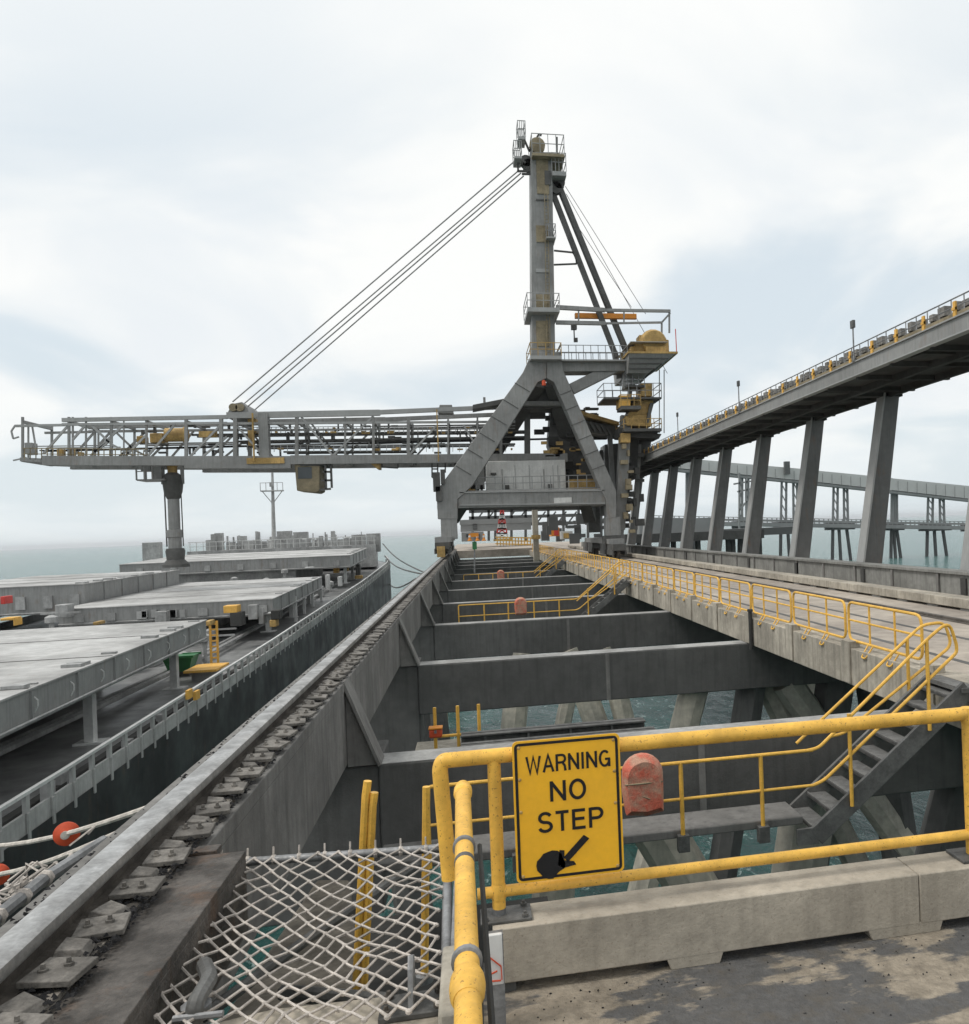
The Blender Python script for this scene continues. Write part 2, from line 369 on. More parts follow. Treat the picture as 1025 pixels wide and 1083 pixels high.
# ================================================================== CROSSBEAMS, COLUMNS, PILES
g_cb = 'crossbeams spanning the open well of the wharf'
for i, Y in enumerate(BY[1:]):
    lab = ('concrete crossbeam behind the warning sign, nearest of the row' if i == 0 else
           f'{ORD[i]} dark concrete crossbeam beyond the warning sign, bridging the open well' if i < 7 else
           'far dark concrete crossbeam under the shiploader, one of those that merge in the distance')
    t = thing('crossbeam', lab, 'beam', (-1.2, Y, -3.95), g_cb)
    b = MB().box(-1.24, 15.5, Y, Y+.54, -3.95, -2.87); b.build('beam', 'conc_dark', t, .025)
    b = MB().box(-1.235, 6.3, Y+.01, Y+.53, -2.871, -2.862); b.build('lit_top', 'beam_top_lit', t)  # pale strip painting the light that falls on the top face
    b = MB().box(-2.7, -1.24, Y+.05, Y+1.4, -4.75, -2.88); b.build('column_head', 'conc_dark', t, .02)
    if i < 8:
        b = MB().box(2.9, 2.99, Y-.006, Y, -3.94, -2.89); b.build('joint', 'conc_mid', t)
def pile(p, q, r, name, lab, grp, m_='conc_pile'):
    p, q = Vector(p), Vector(q); t = thing(name, lab, 'pile', q, grp)
    MB().tube([p, p.lerp(q,.5), q], r, 8).build('shaft', m_, t)
    d = (q-p).normalized(); k_ = (WZ+1.1-p.z)/d.z
    MB().tube([p+d*k_, q], r*1.012, 8).build('waterline_growth', 'tan', t)
gp = 'raked concrete piles standing in the water under the wharf'
pl_defs = [   # top pixel, bottom pixel, Y of top and bottom, radius
 ((168*0+700,885),(770,1000),11.6,11.6,.36,'beige pile leaning right, right of the sign below the low rail'),
 ((850,885),(835,985),11.9,11.9,.42,'pale upright pile standing under the foot of the near stairs'),
 ((590,905),(578,1010),12.0,12.0,.30,'yellowish pile seen under the lower edge of the warning sign'),
 ((925,850),(965,905),19.6,19.6,.38,'pile with a weathered foot behind the near stair foot, seen in open water'),
 ((1015,840),(985,960),11.7,11.7,.42,'dark pile at the right edge of the photo behind the kerb'),
 ((732,738),(716,800),19.8,19.8,.36,'pale pile above the right end of the top rail of the sign barrier'),
 ((793,735),(783,800),19.8,19.8,.38,'dark pile under the second crossbeam, left of the beige leaning one'),
 ((818,735),(850,800),20.1,20.1,.34,'beige pile leaning right under the second crossbeam'),
 ((853,730),(868,790),27.4,27.4,.40,'thin pale pile right of the beige leaning one'),
 ((882,730),(872,800),19.8,19.8,.50,'dark pile crossed by the stair handrails'),
 ((925,725),(935,790),19.8,19.8,.50,'rightmost dark pile crossed by the stair handrails'),
 ((655,740),(668,790),27.6,27.6,.34,'pale pile just above the red life ring cover'),
 ((622,742),(640,790),27.6,27.6,.40,'pale pile above the right corner of the warning sign'),
 ((545,750),(540,800),27.6,27.6,.40,'pale pile behind the stacked pipes above the sign'),
 ((600,745),(590,790),35.0,35.0,.34,'far pale pile between the two stacked pipes and the second crossbeam')]
for a, b_, y0, y1, r_, lab in pl_defs:
    p = P(*a, Y=y0); q = P(*b_, Y=y1); d = (q-p).normalized()
    p2 = p + d*((-3.9-p.z)/d.z); q2 = p + d*((WZ-1.5-p.z)/d.z)
    dark = 'dark' in lab
    pile(p2, q2, r_, 'pile', lab, gp, 'conc_dark' if dark else 'conc_pile')
for i, Y in enumerate(BY[1:8]):
    pile((-1.9,Y+.7,-4.7), (-1.9+(.6 if i%2 else 0),Y+.7,WZ-1.5), .42, 'pile', (f'{ORD[i]} dark pile under the left rail girder'), gp, 'conc_dark')
for i, Y in enumerate(BY[3:9]):
    for X, dx_ in ((1.5,-1.2),(5.5,1.3),(10.5,.5)):
        pass

# low level pipes and ledge between the first two crossbeams
def pipe_run(y, z, x0, x1, lab, h=.26):
    t = thing('service_beam', lab, 'beam', (x0,y,z), 'low service beams in the well')
    b = MB().box(x0,x1,y,y+.3,z-h,z-h*.85); b.box(x0,x1,y,y+.3,z-h*.15,z); b.box(x0,x1,y+.12,y+.18,z-h,z); b.build('flange', 'galv_dk', t, .01)
    for k_ in range(4):
        b = MB().box(x0+.4+k_*.75, x0+.44+k_*.75, y-.0+.02, y+.28, z-h*.84, z-h*.16); b.build('stiffener', 'stair', t)
pA = P(683,762,Y=15.2); pipe_run(15.2, pA.z, -.3, pA.x, 'upper dark steel service beam lying across the well just above the warning sign')
pA = P(695,772,Y=14.5); pipe_run(14.5, pA.z, -.3, pA.x, 'lower dark steel service beam lying across the well just above the warning sign')
t = thing('landing', 'small grey landing with yellow rails low in the well left of the warning sign', 'landing', (-.9,15.5,-4.3))
MB().box(-1.2,.3,15.6,17.6,-4.3,-4.15).build('platform','conc_pale',t)
for x_ in (-.75,-.35,.02):
    MB().tube([(x_,15.65,-4.15),(x_,15.65,-3.1)],.03,6).build('post','yellow',t)
MB().tube([(-.8,15.65,-3.62),(.05,15.65,-3.62)],.028,6).build('rail','yellow',t)
t = thing('equipment_box', 'small orange box on the low landing in the well, left of the sign', 'box', P(461,785,Y=15.4))
c = P(461,775,Y=15.4); MB().cbox(c,.22,.2,.15).build('body','redorange',t,.03); MB().cbox((c.x,c.y,c.z+.09),.24,.22,.03).build('lid','orange',t,.01)
MB().cbox((c.x,c.y-.11,c.z+.04),.04,.03,.05).build('latch','galv',t)

# ================================================================== WALKWAYS, STAIRS (every third bay)
W = 9.95
def tubes(b, pts, r, n=8, bend=.0):
    b.tube(smooth_bend(pts, bend) if bend else pts, r, n); return b
wlab = ['grey walkway slab with yellow handrail crossing the well behind the warning sign',
        'walkway with yellow handrail crossing the well in the middle distance',
        'small far walkway with yellow handrail just before the shiploader']
wt = thing('walkway', wlab[0], 'walkway', (-.9,W,-3.8), 'cross walkways in the well')
zt = P(700,880,Y=W).z; zb = P(700,889,Y=W).z
MB().box(-1.15, P(850,875,Y=W).x, W, W+.6, zb, zt).build('slab','conc_mid',wt,.015)
zr = P(763,802.6,Y=W-.05).z; zm = P(763,840.8,Y=W-.05).z
xa = P(452,825,Y=W).x; xb = P(858,793,Y=W).x
MB().tube([(xa,W-.05,zt-.1),(xa,W-.05,zr),(xb,W-.05,zr)] if False else smooth_bend([(xa,W-.05,zt-.1),(xa,W-.05,zr),(xb,W-.05,zr)],.06),.022,8).build('top_rail','yellow',wt)
MB().tube([(xa,W-.05,zm),(xb,W-.05,zm)],.019,8).build('mid_rail','yellow',wt)
for px in (546,632,721,806):
    x_ = P(px,840,Y=W-.05).x
    MB().tube([(x_,W-.05,zb-.02),(x_,W-.05,zr)],.027,8).build('post','yellow',wt)
    MB().box(x_-.07,x_+.07,W-.10,W,zb-.14,zb+.06).build('bracket','galv_dk',wt,.006)
slab_px = P(846,868,Y=W)
# stairs
stt = thing('stairs', 'nearest grey steel stairs with yellow handrails climbing right from the walkway to the road deck', 'stairs', (4.2,W,-3.8), 'steel stairs from the walkways up to the road deck')
pf = P(863,885,Y=W); pt = P(1023,733,Y=W)
pt = Vector((6.22, W, -2.26)); pf = Vector((pf.x, W, pf.z))
d = pt-pf
for yy in (W, W+.82):
    b = MB().bar((pf.x,yy,pf.z),(pt.x,yy,pt.z),.05,.24); b.bar((pf.x-.25,yy,pf.z+.02),(pf.x+.03,yy,pf.z+.02),.048,.2); b.build('stringer','stair',stt,.004)
nt_ = 9
for k_ in range(nt_):
    q = pf+d*((k_+.45)/nt_)
    b = MB().box(q.x-.13,q.x+.13,W+.03,W+.79,q.z-.02,q.z+.015); b.box(q.x-.13,q.x-.115,W+.03,W+.79,q.z-.02,q.z+.035); b.build('tread','tread',stt)
MB().box(6.1,6.36,W-.06,W+.9,-2.30,-2.24).build('landing_plate','stair',stt)
ya = W-.05; yb = W+.87
up = Vector((0,0,1))
b = MB(); a0 = P(858,793,Y=ya)
a1 = P(985,672,Y=ya); a2 = P(1004,657,Y=ya); a3 = P(1012,690,Y=ya); a4 = P(864,827,Y=ya)
b.tube(smooth_bend([(a0.x-.05,ya,zr),(a0.x+.1,ya,zr+.02),a1,a2,a3+Vector((.0,0,.1)),a3,(a4.x+.1,ya,zm+.05),(a4.x-.05,ya,zm)],.14),.022,8).build('near_handrail','yellow',stt)
c0 = P(848,781,Y=yb); c1 = P(975,661,Y=yb); c2_ = P(998,655,Y=yb); c3 = P(1000,683,Y=yb); c4 = P(892,776,Y=yb)
c0b = c0+(c0-c1).normalized()*.1
b = MB().tube(smooth_bend([c0b,c1,c1+Vector((.35,0,.02)),c3+Vector((.1,0,0)),c4,c4+Vector((-.2,0,-.02))],.12),.022,8).build('far_handrail','yellow',stt)
for px, yy, pb in ((983,ya,757),(901,ya,842),(962,yb,745)):
    q = P(px, pb, Y=yy)
    # height follows the stringer and the top rail
    f_ = (q.x-pf.x)/d.x; zb_ = pf.z+d.z*f_-.02; q0 = a0 if yy == ya else c0; q1 = a1 if yy == ya else c1
    zt_ = q0.z+(q1.z-q0.z)*(q.x-q0.x)/(q1.x-q0.x)
    MB().tube([(q.x,yy,zb_),(q.x,yy,zt_)],.026,8).build('post','yellow',stt)
slabs = ['middle distance stairs climbing right from the second walkway to the road deck', 'far small stairs climbing to the road deck just before the shiploader']
for k_ in (1, 2):
    dup(wt, (0,24.25*k_,0), wlab[k_]); dup(stt, (0,24.25*k_,0), slabs[k_-1])
# life ring covers
def ring_cover(c, lab, r=.27):
    t = thing('life_ring_cover', lab, 'life ring cover', (c.x,c.y,c.z-r*1.1), 'covered life rings on the walkway rails')
    b = MB()
    pts = []
    for a in range(0, 181, 18): pts.append((c.x+r*.82*math.cos(R(a)), c.z+.12+r*.75*math.sin(R(a))))
    pts += [(c.x-r*.84,c.z-.1),(c.x-r*.72,c.z-r*1.2),(c.x+r*.1,c.z-r*1.3),(c.x+r*.8,c.z-r*1.18)]
    n = len(pts); cy = c.y
    vs = [(x_,cy-.03,z_) for x_,z_ in pts]+[(c.x+(x_-c.x)*.8,cy-.10-random.uniform(0,.02),c.z+(z_-c.z)*.8) for x_,z_ in pts]+[(x_,cy+.06,z_) for x_,z_ in pts]+[(c.x,cy-.115,c.z)]
    fs = [(i_,(i_+1)%n,(i_+1)%n+n,i_+n) for i_ in range(n)]+[(i_+n,(i_+1)%n+n,3*n) for i_ in range(n)]+[(i_+2*n,(i_+1)%n+2*n,(i_+1)%n,i_) for i_ in range(n)]+[tuple(range(2*n,3*n))[::-1]]
    b.add(vs, fs, True); o = b.build('cover','ringcover',t)
    b = MB(); b.tube([(c.x-r*.78,cy-.09,c.z+.02),(c.x-.05,cy-.128,c.z+.03),(c.x+r*.75,cy-.09,c.z+.02)],.009,5); b.tube([(c.x-r*.3,cy-.105,c.z-.1),(c.x+r*.2,cy-.12,c.z-.16)],.007,5); each(b, 'strap','tan',t)
    return t
rc = P(680,828,Y=9.75); r1 = ring_cover(rc, 'faded red life ring cover hanging on the walkway rail right of the warning sign', .29)
dup(r1, (P(551,647,Y=34).x-rc.x, 24.25, .02), 'faded red life ring cover on the middle distance walkway rail')
dup(r1, (P(530,612,Y=58).x-rc.x, 48.5, .05), 'tiny far life ring cover on the last walkway before the shiploader')

# ================================================================== ROAD DECK EDGE, GUARDRAIL PANELS
et = thing('deck_edge_beam', 'pale stained concrete edge beam along the left side of the road deck', 'edge beam', (6.33,20,-2.9))
k_ = 0; y = 3.2; seg = 2.7
while y < 96:
    b = MB().box(6.33,6.72,y+.012,y+seg-.012,-2.88,-2.24); b.build('panel','conc_fascia',et,.012)
    b = MB().box(6.295,6.329,y+seg-.35,y+seg-.02,-2.85,-2.12); b.box(6.331,6.5,y+seg-.35,y+seg-.02,-2.239,-2.12)
    if k_ < 30: b.build('pilaster','conc_fascia',et,.008)
    k_ += 1; y += seg
t = thing('drain_pipe', 'dark vertical pipe fixed on the pale deck edge beam', 'pipe', (6.28,18.9,-2.9))
q = P(795,690,X=6.27); MB().tube([(6.27,q.y,-2.95),(6.27,q.y,-2.05)],.05,8).build('pipe','under',t)
MB().lathe((6.27,q.y,-2.08),[(.07,0),(.07,.05),(.05,.06)],8).build('collar','under',t)
gg = 'yellow guardrail panels along the road deck'
L_ = 2.62
base = thing('yellow_guardrail', 'nearest yellow guardrail panel, beside the stair head on the road deck edge', 'guardrail', (6.45,11.5,-2.3), gg)
y0, y1 = 11.47, 11.47+L_-.14
b = MB(); zt_, zb_ = -1.47, -2.13
b.tube(smooth_bend([(6.45,(y0+y1)/2,zt_),(6.45,y1,zt_),(6.45,y1,zb_),(6.45,y0,zb_),(6.45,y0,zt_),(6.45,(y0+y1)/2,zt_)],.16,4),.024,7).build('frame','yellow',base)
MB().tube([(6.45,y0,-1.78),(6.45,y1,-1.78)],.018,6).build('mid_rail','yellow',base)
for q in (.27,.62):
    yy = y0+(y1-y0)*(q+.06)
    MB().tube([(6.45,yy,zt_),(6.45,yy,-2.14)],.02,6).build('post','yellow',base)
    b = MB(); b.tube(smooth_bend([(6.44,yy-.13,-2.13),(6.30,yy-.11,-2.33),(6.30,yy+.04,-2.33),(6.44,yy+.05,-2.13)],.04,3),.014,6); b.build('bracket','yellow',base)
for k_ in range(1, 31):
    dup(base, (0, L_*k_, 0), f'{ORD[k_]} yellow guardrail panel beyond the stair head along the road deck edge' if k_ < 8 else 'one of the far yellow guardrail panels merging along the road deck edge')
# short panel at the right border
t = thing('yellow_guardrail', 'short yellow guardrail loop on the near side of the stair head, at the right border', 'guardrail', (6.45,9.6,-2.3), gg)
MB().tube(smooth_bend([(6.45,9.75,-1.95),(6.45,9.75,-1.47),(6.45,7.6,-1.47),(6.45,7.6,-2.1),(6.45,9.75,-2.1),(6.45,9.75,-1.95)],.16,4),.024,7).build('frame','yellow',t)
MB().tube([(6.45,9.5,-1.47),(6.45,9.5,-2.3)],.024,7).build('post','yellow',t)
MB().tube([(6.45,8.2,-1.47),(6.45,8.2,-2.3)],.024,7).build('post','yellow',t)

# kerb strip between the lanes and its feet
t = thing('road_kerb', 'long low pale kerb raised on feet between the lanes of the road deck', 'kerb', (11.2,30,-2.25))
b = MB(); y = 4.
while y < 96: b.box(11.1,11.62,y+.01,y+5.98,-2.19,-1.97); y += 6
b.build('kerb','conc_fascia',t,.015)
b = MB(); y = 4.
while y < 96: b.box(11.13,11.6,y,y+.5,-2.245,-2.18); y += 1.5
each(b, 'foot','conc_mid',t)
# crane rail in the road
t = thing('road_rail', 'crane rail let into the road deck below the right legs of the shiploader', 'rail', (9.95,40,-2.25))
MB().box(9.9,9.98,-2,96,-2.245,-2.19).build('head','railside',t); MB().box(9.8,10.08,-2,96,-2.245,-2.236).build('foot','railside',t)
# grey barrier beam
t = thing('barrier_beam', 'long grey ribbed concrete barrier beam behind the road lanes', 'barrier', (13.1,30,-2.25))
b = MB(); y = 6.
while y < 100: b.box(13.1,13.5,y+.02,y+5.38,-2.24,-1.66); y += 5.4
b.build('wall','greybarrier',t,.02)
b = MB().box(13.02,13.56,6,100,-1.66,-1.57); b.build('cap','greybarrier',t,.01)
for k_ in range(30): MB().box(13.05,13.099,6+k_*2.7,6.12+k_*2.7,-2.24,-1.665).build('rib','conc_mid',t)
b = MB(); 
for k_ in range(14): b.box(13.04,13.098,8.6+k_*6.1,8.85+k_*6.1,-2.2,-1.75)
each(b, 'recess_plate','under',t)

# ================================================================== LEANING PYLONS AND ELEVATED CONVEYOR
PYL = [30.3+7.17*k_ for k_ in range(-1, 10)]
gpy = 'leaning steel pylons under the elevated conveyor'
px0 = -.6
for i, Y in enumerate(PYL):
    lab = ('rightmost leaning pylon at the very edge of the photo' if i == 0 else f'{ORD[i]} dark leaning pylon counted from the right border under the elevated conveyor' if i < 9 else 'last leaning pylon beside the shiploader leg')
    t = thing('pylon', lab, 'pylon', (15.1,Y,-2.25), gpy)
    b = MB(); b.hexa([(14.66,Y,-2.2),(15.42,Y,-2.2),(15.42,Y+.5,-2.2),(14.66,Y+.5,-2.2),(15.90,Y,4.9),(16.50,Y,4.9),(16.50,Y+.5,4.9),(15.90,Y+.5,4.9)]); b.build('shaft','pylon',t,.02)
    b = MB(); b.hexa([(14.58,Y-.04,-2.2),(14.655,Y-.04,-2.2),(14.655,Y+.54,-2.2),(14.58,Y+.54,-2.2),(15.82,Y-.04,4.9),(15.895,Y-.04,4.9),(15.895,Y+.54,4.9),(15.82,Y+.54,4.9)]); b.build('edge_flange','crane_lt',t)
    MB().box(14.3,15.9,Y-.15,Y+.85,-2.25,-2.19).build('base_plate','crane_dk',t)
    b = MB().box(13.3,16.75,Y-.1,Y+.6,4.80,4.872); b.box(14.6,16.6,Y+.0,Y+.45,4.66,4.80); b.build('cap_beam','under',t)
G0, G1 = 8., 92.
ct = thing('elevated_conveyor', 'elevated conveyor gallery with grey side girder and yellow posts on leaning pylons', 'conveyor', (13,50,5))
MB().box(13.0,13.12,G0,G1,5.12,5.55).build('side_girder','crane',ct)
b = MB().box(12.94,13.2,G0,G1,5.55,5.59); b.box(12.94,13.2,G0,G1,5.08,5.12); b.build('girder_flange','crane_lt',ct)
b = MB()
y = G0
while y < G1:
    b.box(13.5,16.6,y,y+2.2,5.14,5.2); b.box(13.2,13.5,y+.5,y+2.05,5.14,5.2); b.box(13.12,16.6,y+2.22,y+2.36,4.98,5.2); y += 2.39
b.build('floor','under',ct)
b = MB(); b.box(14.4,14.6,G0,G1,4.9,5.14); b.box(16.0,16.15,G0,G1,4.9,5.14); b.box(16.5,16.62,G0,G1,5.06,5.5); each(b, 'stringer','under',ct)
MB().box(14.5,16.3,G0,G1,5.75,5.9).build('belt','coal',ct)
for zz, r_ in ((6.12,.022),(5.88,.018)):
    MB().tube([(13.06,G0,zz),(13.06,G1,zz)],r_,5).build('handrail','galv',ct)
    MB().tube([(14.2,G0,zz),(14.2,G1,zz)],r_,5).build('handrail','galv',ct)
MB().box(13.04,13.08,G0,G1,5.60,5.72).build('kick_plate','tan',ct)
b = MB(); b2 = MB(); y = G0
while y < G1:
    b2.tube([(13.06,y,5.58),(13.06,y,6.12)],.02,4); b.box(13.3,13.5,y+.12,y+.40+.08*math.sin(y*5),5.88,6.11+.05*math.sin(y*3)); b.box(13.34,13.40,y+.25,y+.33,5.6,5.96); y += .62
each(b,'idler_stand','idler',ct,2); each(b2,'stanchion','galv',ct)
MB().box(13.42,13.52,G0,G1,5.60,5.83).build('cable_tray','tan',ct)
MB().box(13.42,13.5,G0,G1,5.84,5.91).build('cable_tray','crane',ct)
MB().box(13.9,14.0,G0,G1,5.6,5.98).build('belt_skirt','tan',ct)
y = 17.5; n_ = 0
while y < G1 and n_ < 48:
    b = MB().box(13.0,13.05,y,y+.13,5.6,6.02); b.box(12.98,13.06,y,y+.15,5.78,5.86); b.build('yellow_post','yellow_far',ct); y += 1.62; n_ += 1
glp = 'lamp posts along the elevated conveyor'
for (px,pt_,pb_,lab) in ((902,342,398,'nearest thin lamp post standing on the elevated conveyor'),(781,405,426,'middle thin lamp post on the elevated conveyor'),(716.5,438,456,'farthest small lamp post on the elevated conveyor near the shiploader')):
    a = P(px,pt_,X=12.95); b_ = P(px,pb_,X=12.95); s_ = 1
    t = thing('lamp_post', lab, 'lamp post', (12.95,a.y,5.5), glp)
    MB().tube([(12.95,a.y,5.35),(12.95,a.y,a.z-.1)],.03,6).build('pole','galv',t)
    MB().box(12.9,13.0,a.y-.1,a.y+.12,a.z-.16,a.z+.1).build('lamp_head','fardark',t,.01)
    MB().box(12.93,12.99,a.y-.1,a.y+.1,5.30,5.42).build('clamp','galv_dk',t)

ct.location.z -= .26
# ================================================================== SHIPLOADER
YC = 60.
rng_ = random.Random(3)
ck = thing('shiploader', 'huge grey shiploader with A shaped portal, tall mast and long boom over the ship', 'shiploader', (4,64,-1.7))
SPLIT = {'vertical','diagonal','top_chord','bottom_chord','cross_tie','machinery','boom_fitting','yellow_fitting','yellow_gear','upper_frame','mast_brace','winch_gear','platform_rib','cable_box','conveyor_stringer','head_bracket','rope_sheave','anchor_pin','hanging_frame','rear_lattice','tip_frame','hoist_hook'}
GRPS = {'boom_handrail':1}
def cp(name, mb, m_, label=None, bevel=0):
    if name in SPLIT: return each(mb, name, m_, ck, 1, bevel)[0]
    o = mb.build(name, m_, ck, bevel)
    if label: o['label'] = label
    return o
def Q(px, py, Y=YC): return P(px, py, Y=Y)
# portal front frame (polygon from outline, thick box section)
def plate(pts, Y, th, name='portal_leg', m_='crane', bevel=.03):
    b = MB().prism([(q.x, q.z) for q in (P(*p, Y=Y) for p in pts)], Y, Y+th, 'xz'); return cp(name, b, m_, None, bevel)
plate([(563,372),(578,372),(578,400),(569,404),(500,513),(484,528),(484,549),(463,549),(462,519),(553,394)], YC, 1.3)
plate([(578.3,372),(593,372),(596,392),(652,519),(652,547),(642,549),(641,528),(634,514),(586,404),(578.3,400)], YC, 1.3)
plate([(484.5,519.5),(641,516.5),(641,534),(484.5,537.5)], YC+.1, 1.1, 'portal_beam')
b = MB(); a, c = Q(586,526.5,YC-.02), Q(605,531.5,YC-.02); b.box(a.x,c.x,YC+.05,YC+.095,c.z,a.z); cp('name_plate', b, 'white')
# left lower leg, bogies
for (x0p,x1p,yt,yb,side) in ((466,484,549,570,'l'),(641,657,547,566,'r')):
    a, c = Q(x0p,yt), Q(x1p,yb)
    cp('leg_stub', MB().box(a.x,c.x,YC+.02,YC+1.2,c.z,a.z-.01), 'crane', None, .02)
    zr_ = -1.6 if side == 'l' else -2.19; xc = XR if side == 'l' else 9.94
    top = c.z
    if side == 'r': cp('leg_stub', MB().box(9.3,10.5,YC+.05,YC+1.15,-1.2,top), 'crane_dk')
    for j, yy in enumerate((YC-1.2, YC+2.2, YC+9, YC+12)):
        b = MB().box(xc-.45,xc+.45,yy-1.3,yy+1.3,zr_+.55,zr_+1.0); b.box(xc-.5,xc-.38,yy-1.2,yy+1.2,zr_+.25,zr_+.6); b.box(xc+.38,xc+.5,yy-1.2,yy+1.2,zr_+.25,zr_+.6)
        o = cp('bogie', b, 'crane_dk')
        for dy_ in (-.75, .75):
            MB().lathe((xc-.1,yy+dy_,zr_+.33),[(.2,0),(.36,.02),(.36,.04),(.33,.05),(.33,.18),(.2,.2)],14,'x').build('wheel','railside',o)
    b = MB().box(xc-.5,xc+.6,YC-1,YC+12,zr_+1.0,zr_+1.35); cp('equaliser_beam', b, 'crane')
b = MB(); a, c = P(462,578,Y=YC-2.6), P(471,589,Y=YC-2.6); b.box(a.x,c.x,YC-2.7,YC-2.4,c.z,a.z); cp('rail_sweeper', b, 'ochre')
# brackets on the left leg
b = MB()
for (x0p,y0p,x1p,y1p) in ((458,500,466,520),(461,515,468,530),(466,497,471,512)):
    a, c = Q(x0p,y0p,YC+.3), Q(x1p,y1p,YC+.3); b.box(a.x,c.x,YC-.2,YC+.5,c.z,a.z)
cp('cable_box', b, 'crane_dk')
b = MB()
for (x0_,y0_),(x1_,y1_),w_ in (((565,392),(478,515),9),((590,400),(640,510),8)):
    for k_ in range(1,7):
        f_ = k_/7; x_ = x0_+(x1_-x0_)*f_; y_ = y0_+(y1_-y0_)*f_; s_ = -1 if x1_ < x0_ else 1
        g_ = -.6 if s_ < 0 else .4; b.bar(Q(x_-w_*.9,y_+g_*w_*.9,YC-.02),Q(x_+w_*.9,y_-g_*w_*.9,YC-.02),.04,.04)
each(b,'splice_seam','crane_dk',ck)
b = MB()
for xp in (505,530,555,580,605,628): a, c = Q(xp,518.8,YC+.08), Q(xp+.7,534.6,YC+.08); b.box(a.x,c.x,YC+.05,YC+.098,c.z,a.z)
a, c = Q(486,534.2,YC), Q(640,532.2,YC); b.bar((a.x,YC+.06,a.z),(c.x,YC+.06,c.z),.12,.08)
a, c = Q(486,521,YC), Q(640,518.6,YC); b.bar((a.x,YC+.06,a.z),(c.x,YC+.06,c.z),.12,.06)
each(b,'beam_stiffener','crane_lt',ck)
# rear legs of the portal: raked inwards
ZL = 1.9
for xs, ys in (((472,545),(570,398)),((648,545),(588,398))):
    a = Q(*xs); c = Q(*ys)
    cp('rear_leg', MB().bar((a.x,YC+11,a.z),(c.x,YC+2.2,c.z),1.0,1.2), 'crane_dk')
a, c = Q(470,527), Q(650,527)
cp('rear_beam', MB().bar((a.x,YC+11,2.4),(c.x,YC+11,2.1),.9,1.1), 'crane_dk')
for xx in (a.x-.1, c.x):
    cp('side_beam', MB().bar((xx,YC+1.3,2.2),(xx,YC+11,2.2),.9,1.0), 'crane')
    cp('rear_post', MB().box(xx-.5,xx+.5,YC+10.5,YC+11.6,-.4,1.7), 'crane_dk')
# mast
a, c = Q(563,372), Q(587.5,372); e, f_ = Q(561.5,160), Q(584,160)
b = MB().hexa([(a.x,YC+.1,a.z),(c.x,YC+.1,c.z),(c.x,YC+2.2,c.z),(a.x,YC+2.2,a.z),(e.x,YC+.1,e.z),(f_.x,YC+.1,f_.z),(f_.x,YC+1.8,f_.z),(e.x,YC+1.8,e.z)])
cp('mast', b, 'crane', None, .03)
for (y0p,y1p,m_) in ((165,205,'tan'),(210,212,'crane_dk'),(238,256,'tan'),(284,288,'crane_lt'),(311,325,'tan'),(339,366,'tan')):
    a, c = Q(567,y0p,YC), Q(581,y1p,YC); cp('face_panel', MB().box(a.x,c.x,YC+.02,YC+.11,c.z,a.z), m_)
b = MB()
for xp in (577.5,581): 
    a, c = Q(xp-1.5,205,YC-.12), Q(xp+1,375,YC-.12); b.bar(a,c,.05,.05)
for k_ in range(46):
    a, c = Q(576.3+k_*.05,206+k_*3.7,YC-.12), Q(580+k_*.05,206+k_*3.7,YC-.12); b.bar(a,c,.03,.03)
cp('mast_ladder', b, 'tan')
def platform(x0p,x1p,yp,Y0,Y1,th=.16,rail=1.0,m_='crane_lt',rm='crane_lt',posts=4,name='platform'):
    a, c = Q(x0p,yp,Y0), Q(x1p,yp,Y0); z_ = (a.z+c.z)/2
    o = cp(name, MB().box(a.x,c.x,Y0,Y1,z_-th,z_), m_)
    if rail:
        b = MB()
        for yy in (Y0+.03,Y1-.03):
            for h in (rail,rail*.5): b.bar((a.x,yy,z_+h),(c.x,yy,z_+h),.045,.045)
            for k_ in range(posts+1):
                x_ = a.x+(c.x-a.x)*k_/posts; b.bar((x_,yy,z_),(x_,yy,z_+rail),.045,.045)
        for x_ in (a.x,c.x):
            for h in (rail,rail*.5): b.bar((x_,Y0,z_+h),(x_,Y1,z_+h),.045,.045)
        b.build('railing', rm, o)
    return o
platform(558,592,325,YC-.9,YC+3,.3)
platform(561,594,376,YC-.8,YC+3,.25,.9,'crane_lt','ochre')
platform(563,597,162,YC-.6,YC+2.4,.2,1.35,'tan')
platform(584,599,181,YC-.3,YC+2.4,.3,1.3)
platform(578,588,250,YC-.6,YC+1,.1,.9,rm='galv')
platform(544,552,165,YC-.2,YC+1.4,.15,1.1)
platform(548,556,144,YC-.2,YC+1.2,.2,1.1)
b = MB()
for p_, q_ in (((553,144),(560,160)),((560,160),(570,142)),((570,142),(573,143)),((546,167),(556,172)),((547,181),(562,181)),((552,184),(562,184)),((548,166),(548,181)),((589,145),(589,162))): b.bar(Q(*p_,YC+.6),Q(*q_,YC+.6),.13,.13)
cp('head_bracket', b, 'crane_dk')
a = Q(570,153,YC+.2); cp('head_sheave', MB().lathe((a.x-.1,YC+.4,a.z),[(.15,-.2),(.55,-.18),(.45,-.05),(.45,.05),(.55,.18),(.15,.2)],16,'y'), 'tan')
b = MB()
for xp,yp in ((556,172),(559,176),(591,195),(588,200)):
    a = Q(xp,yp,YC+.9); b.lathe((a.x,YC+.8,a.z),[(.1,-.25),(.42,-.25),(.34,0),(.42,.25),(.1,.25)],14,'y')
cp('rope_sheave', b, 'crane_dk')
a, c = Q(576,180,YC-.05), Q(583,195,YC-.05); cp('mast_opening', MB().box(a.x,c.x,YC-.02,YC+.05,c.z,a.z), 'crane_dk')
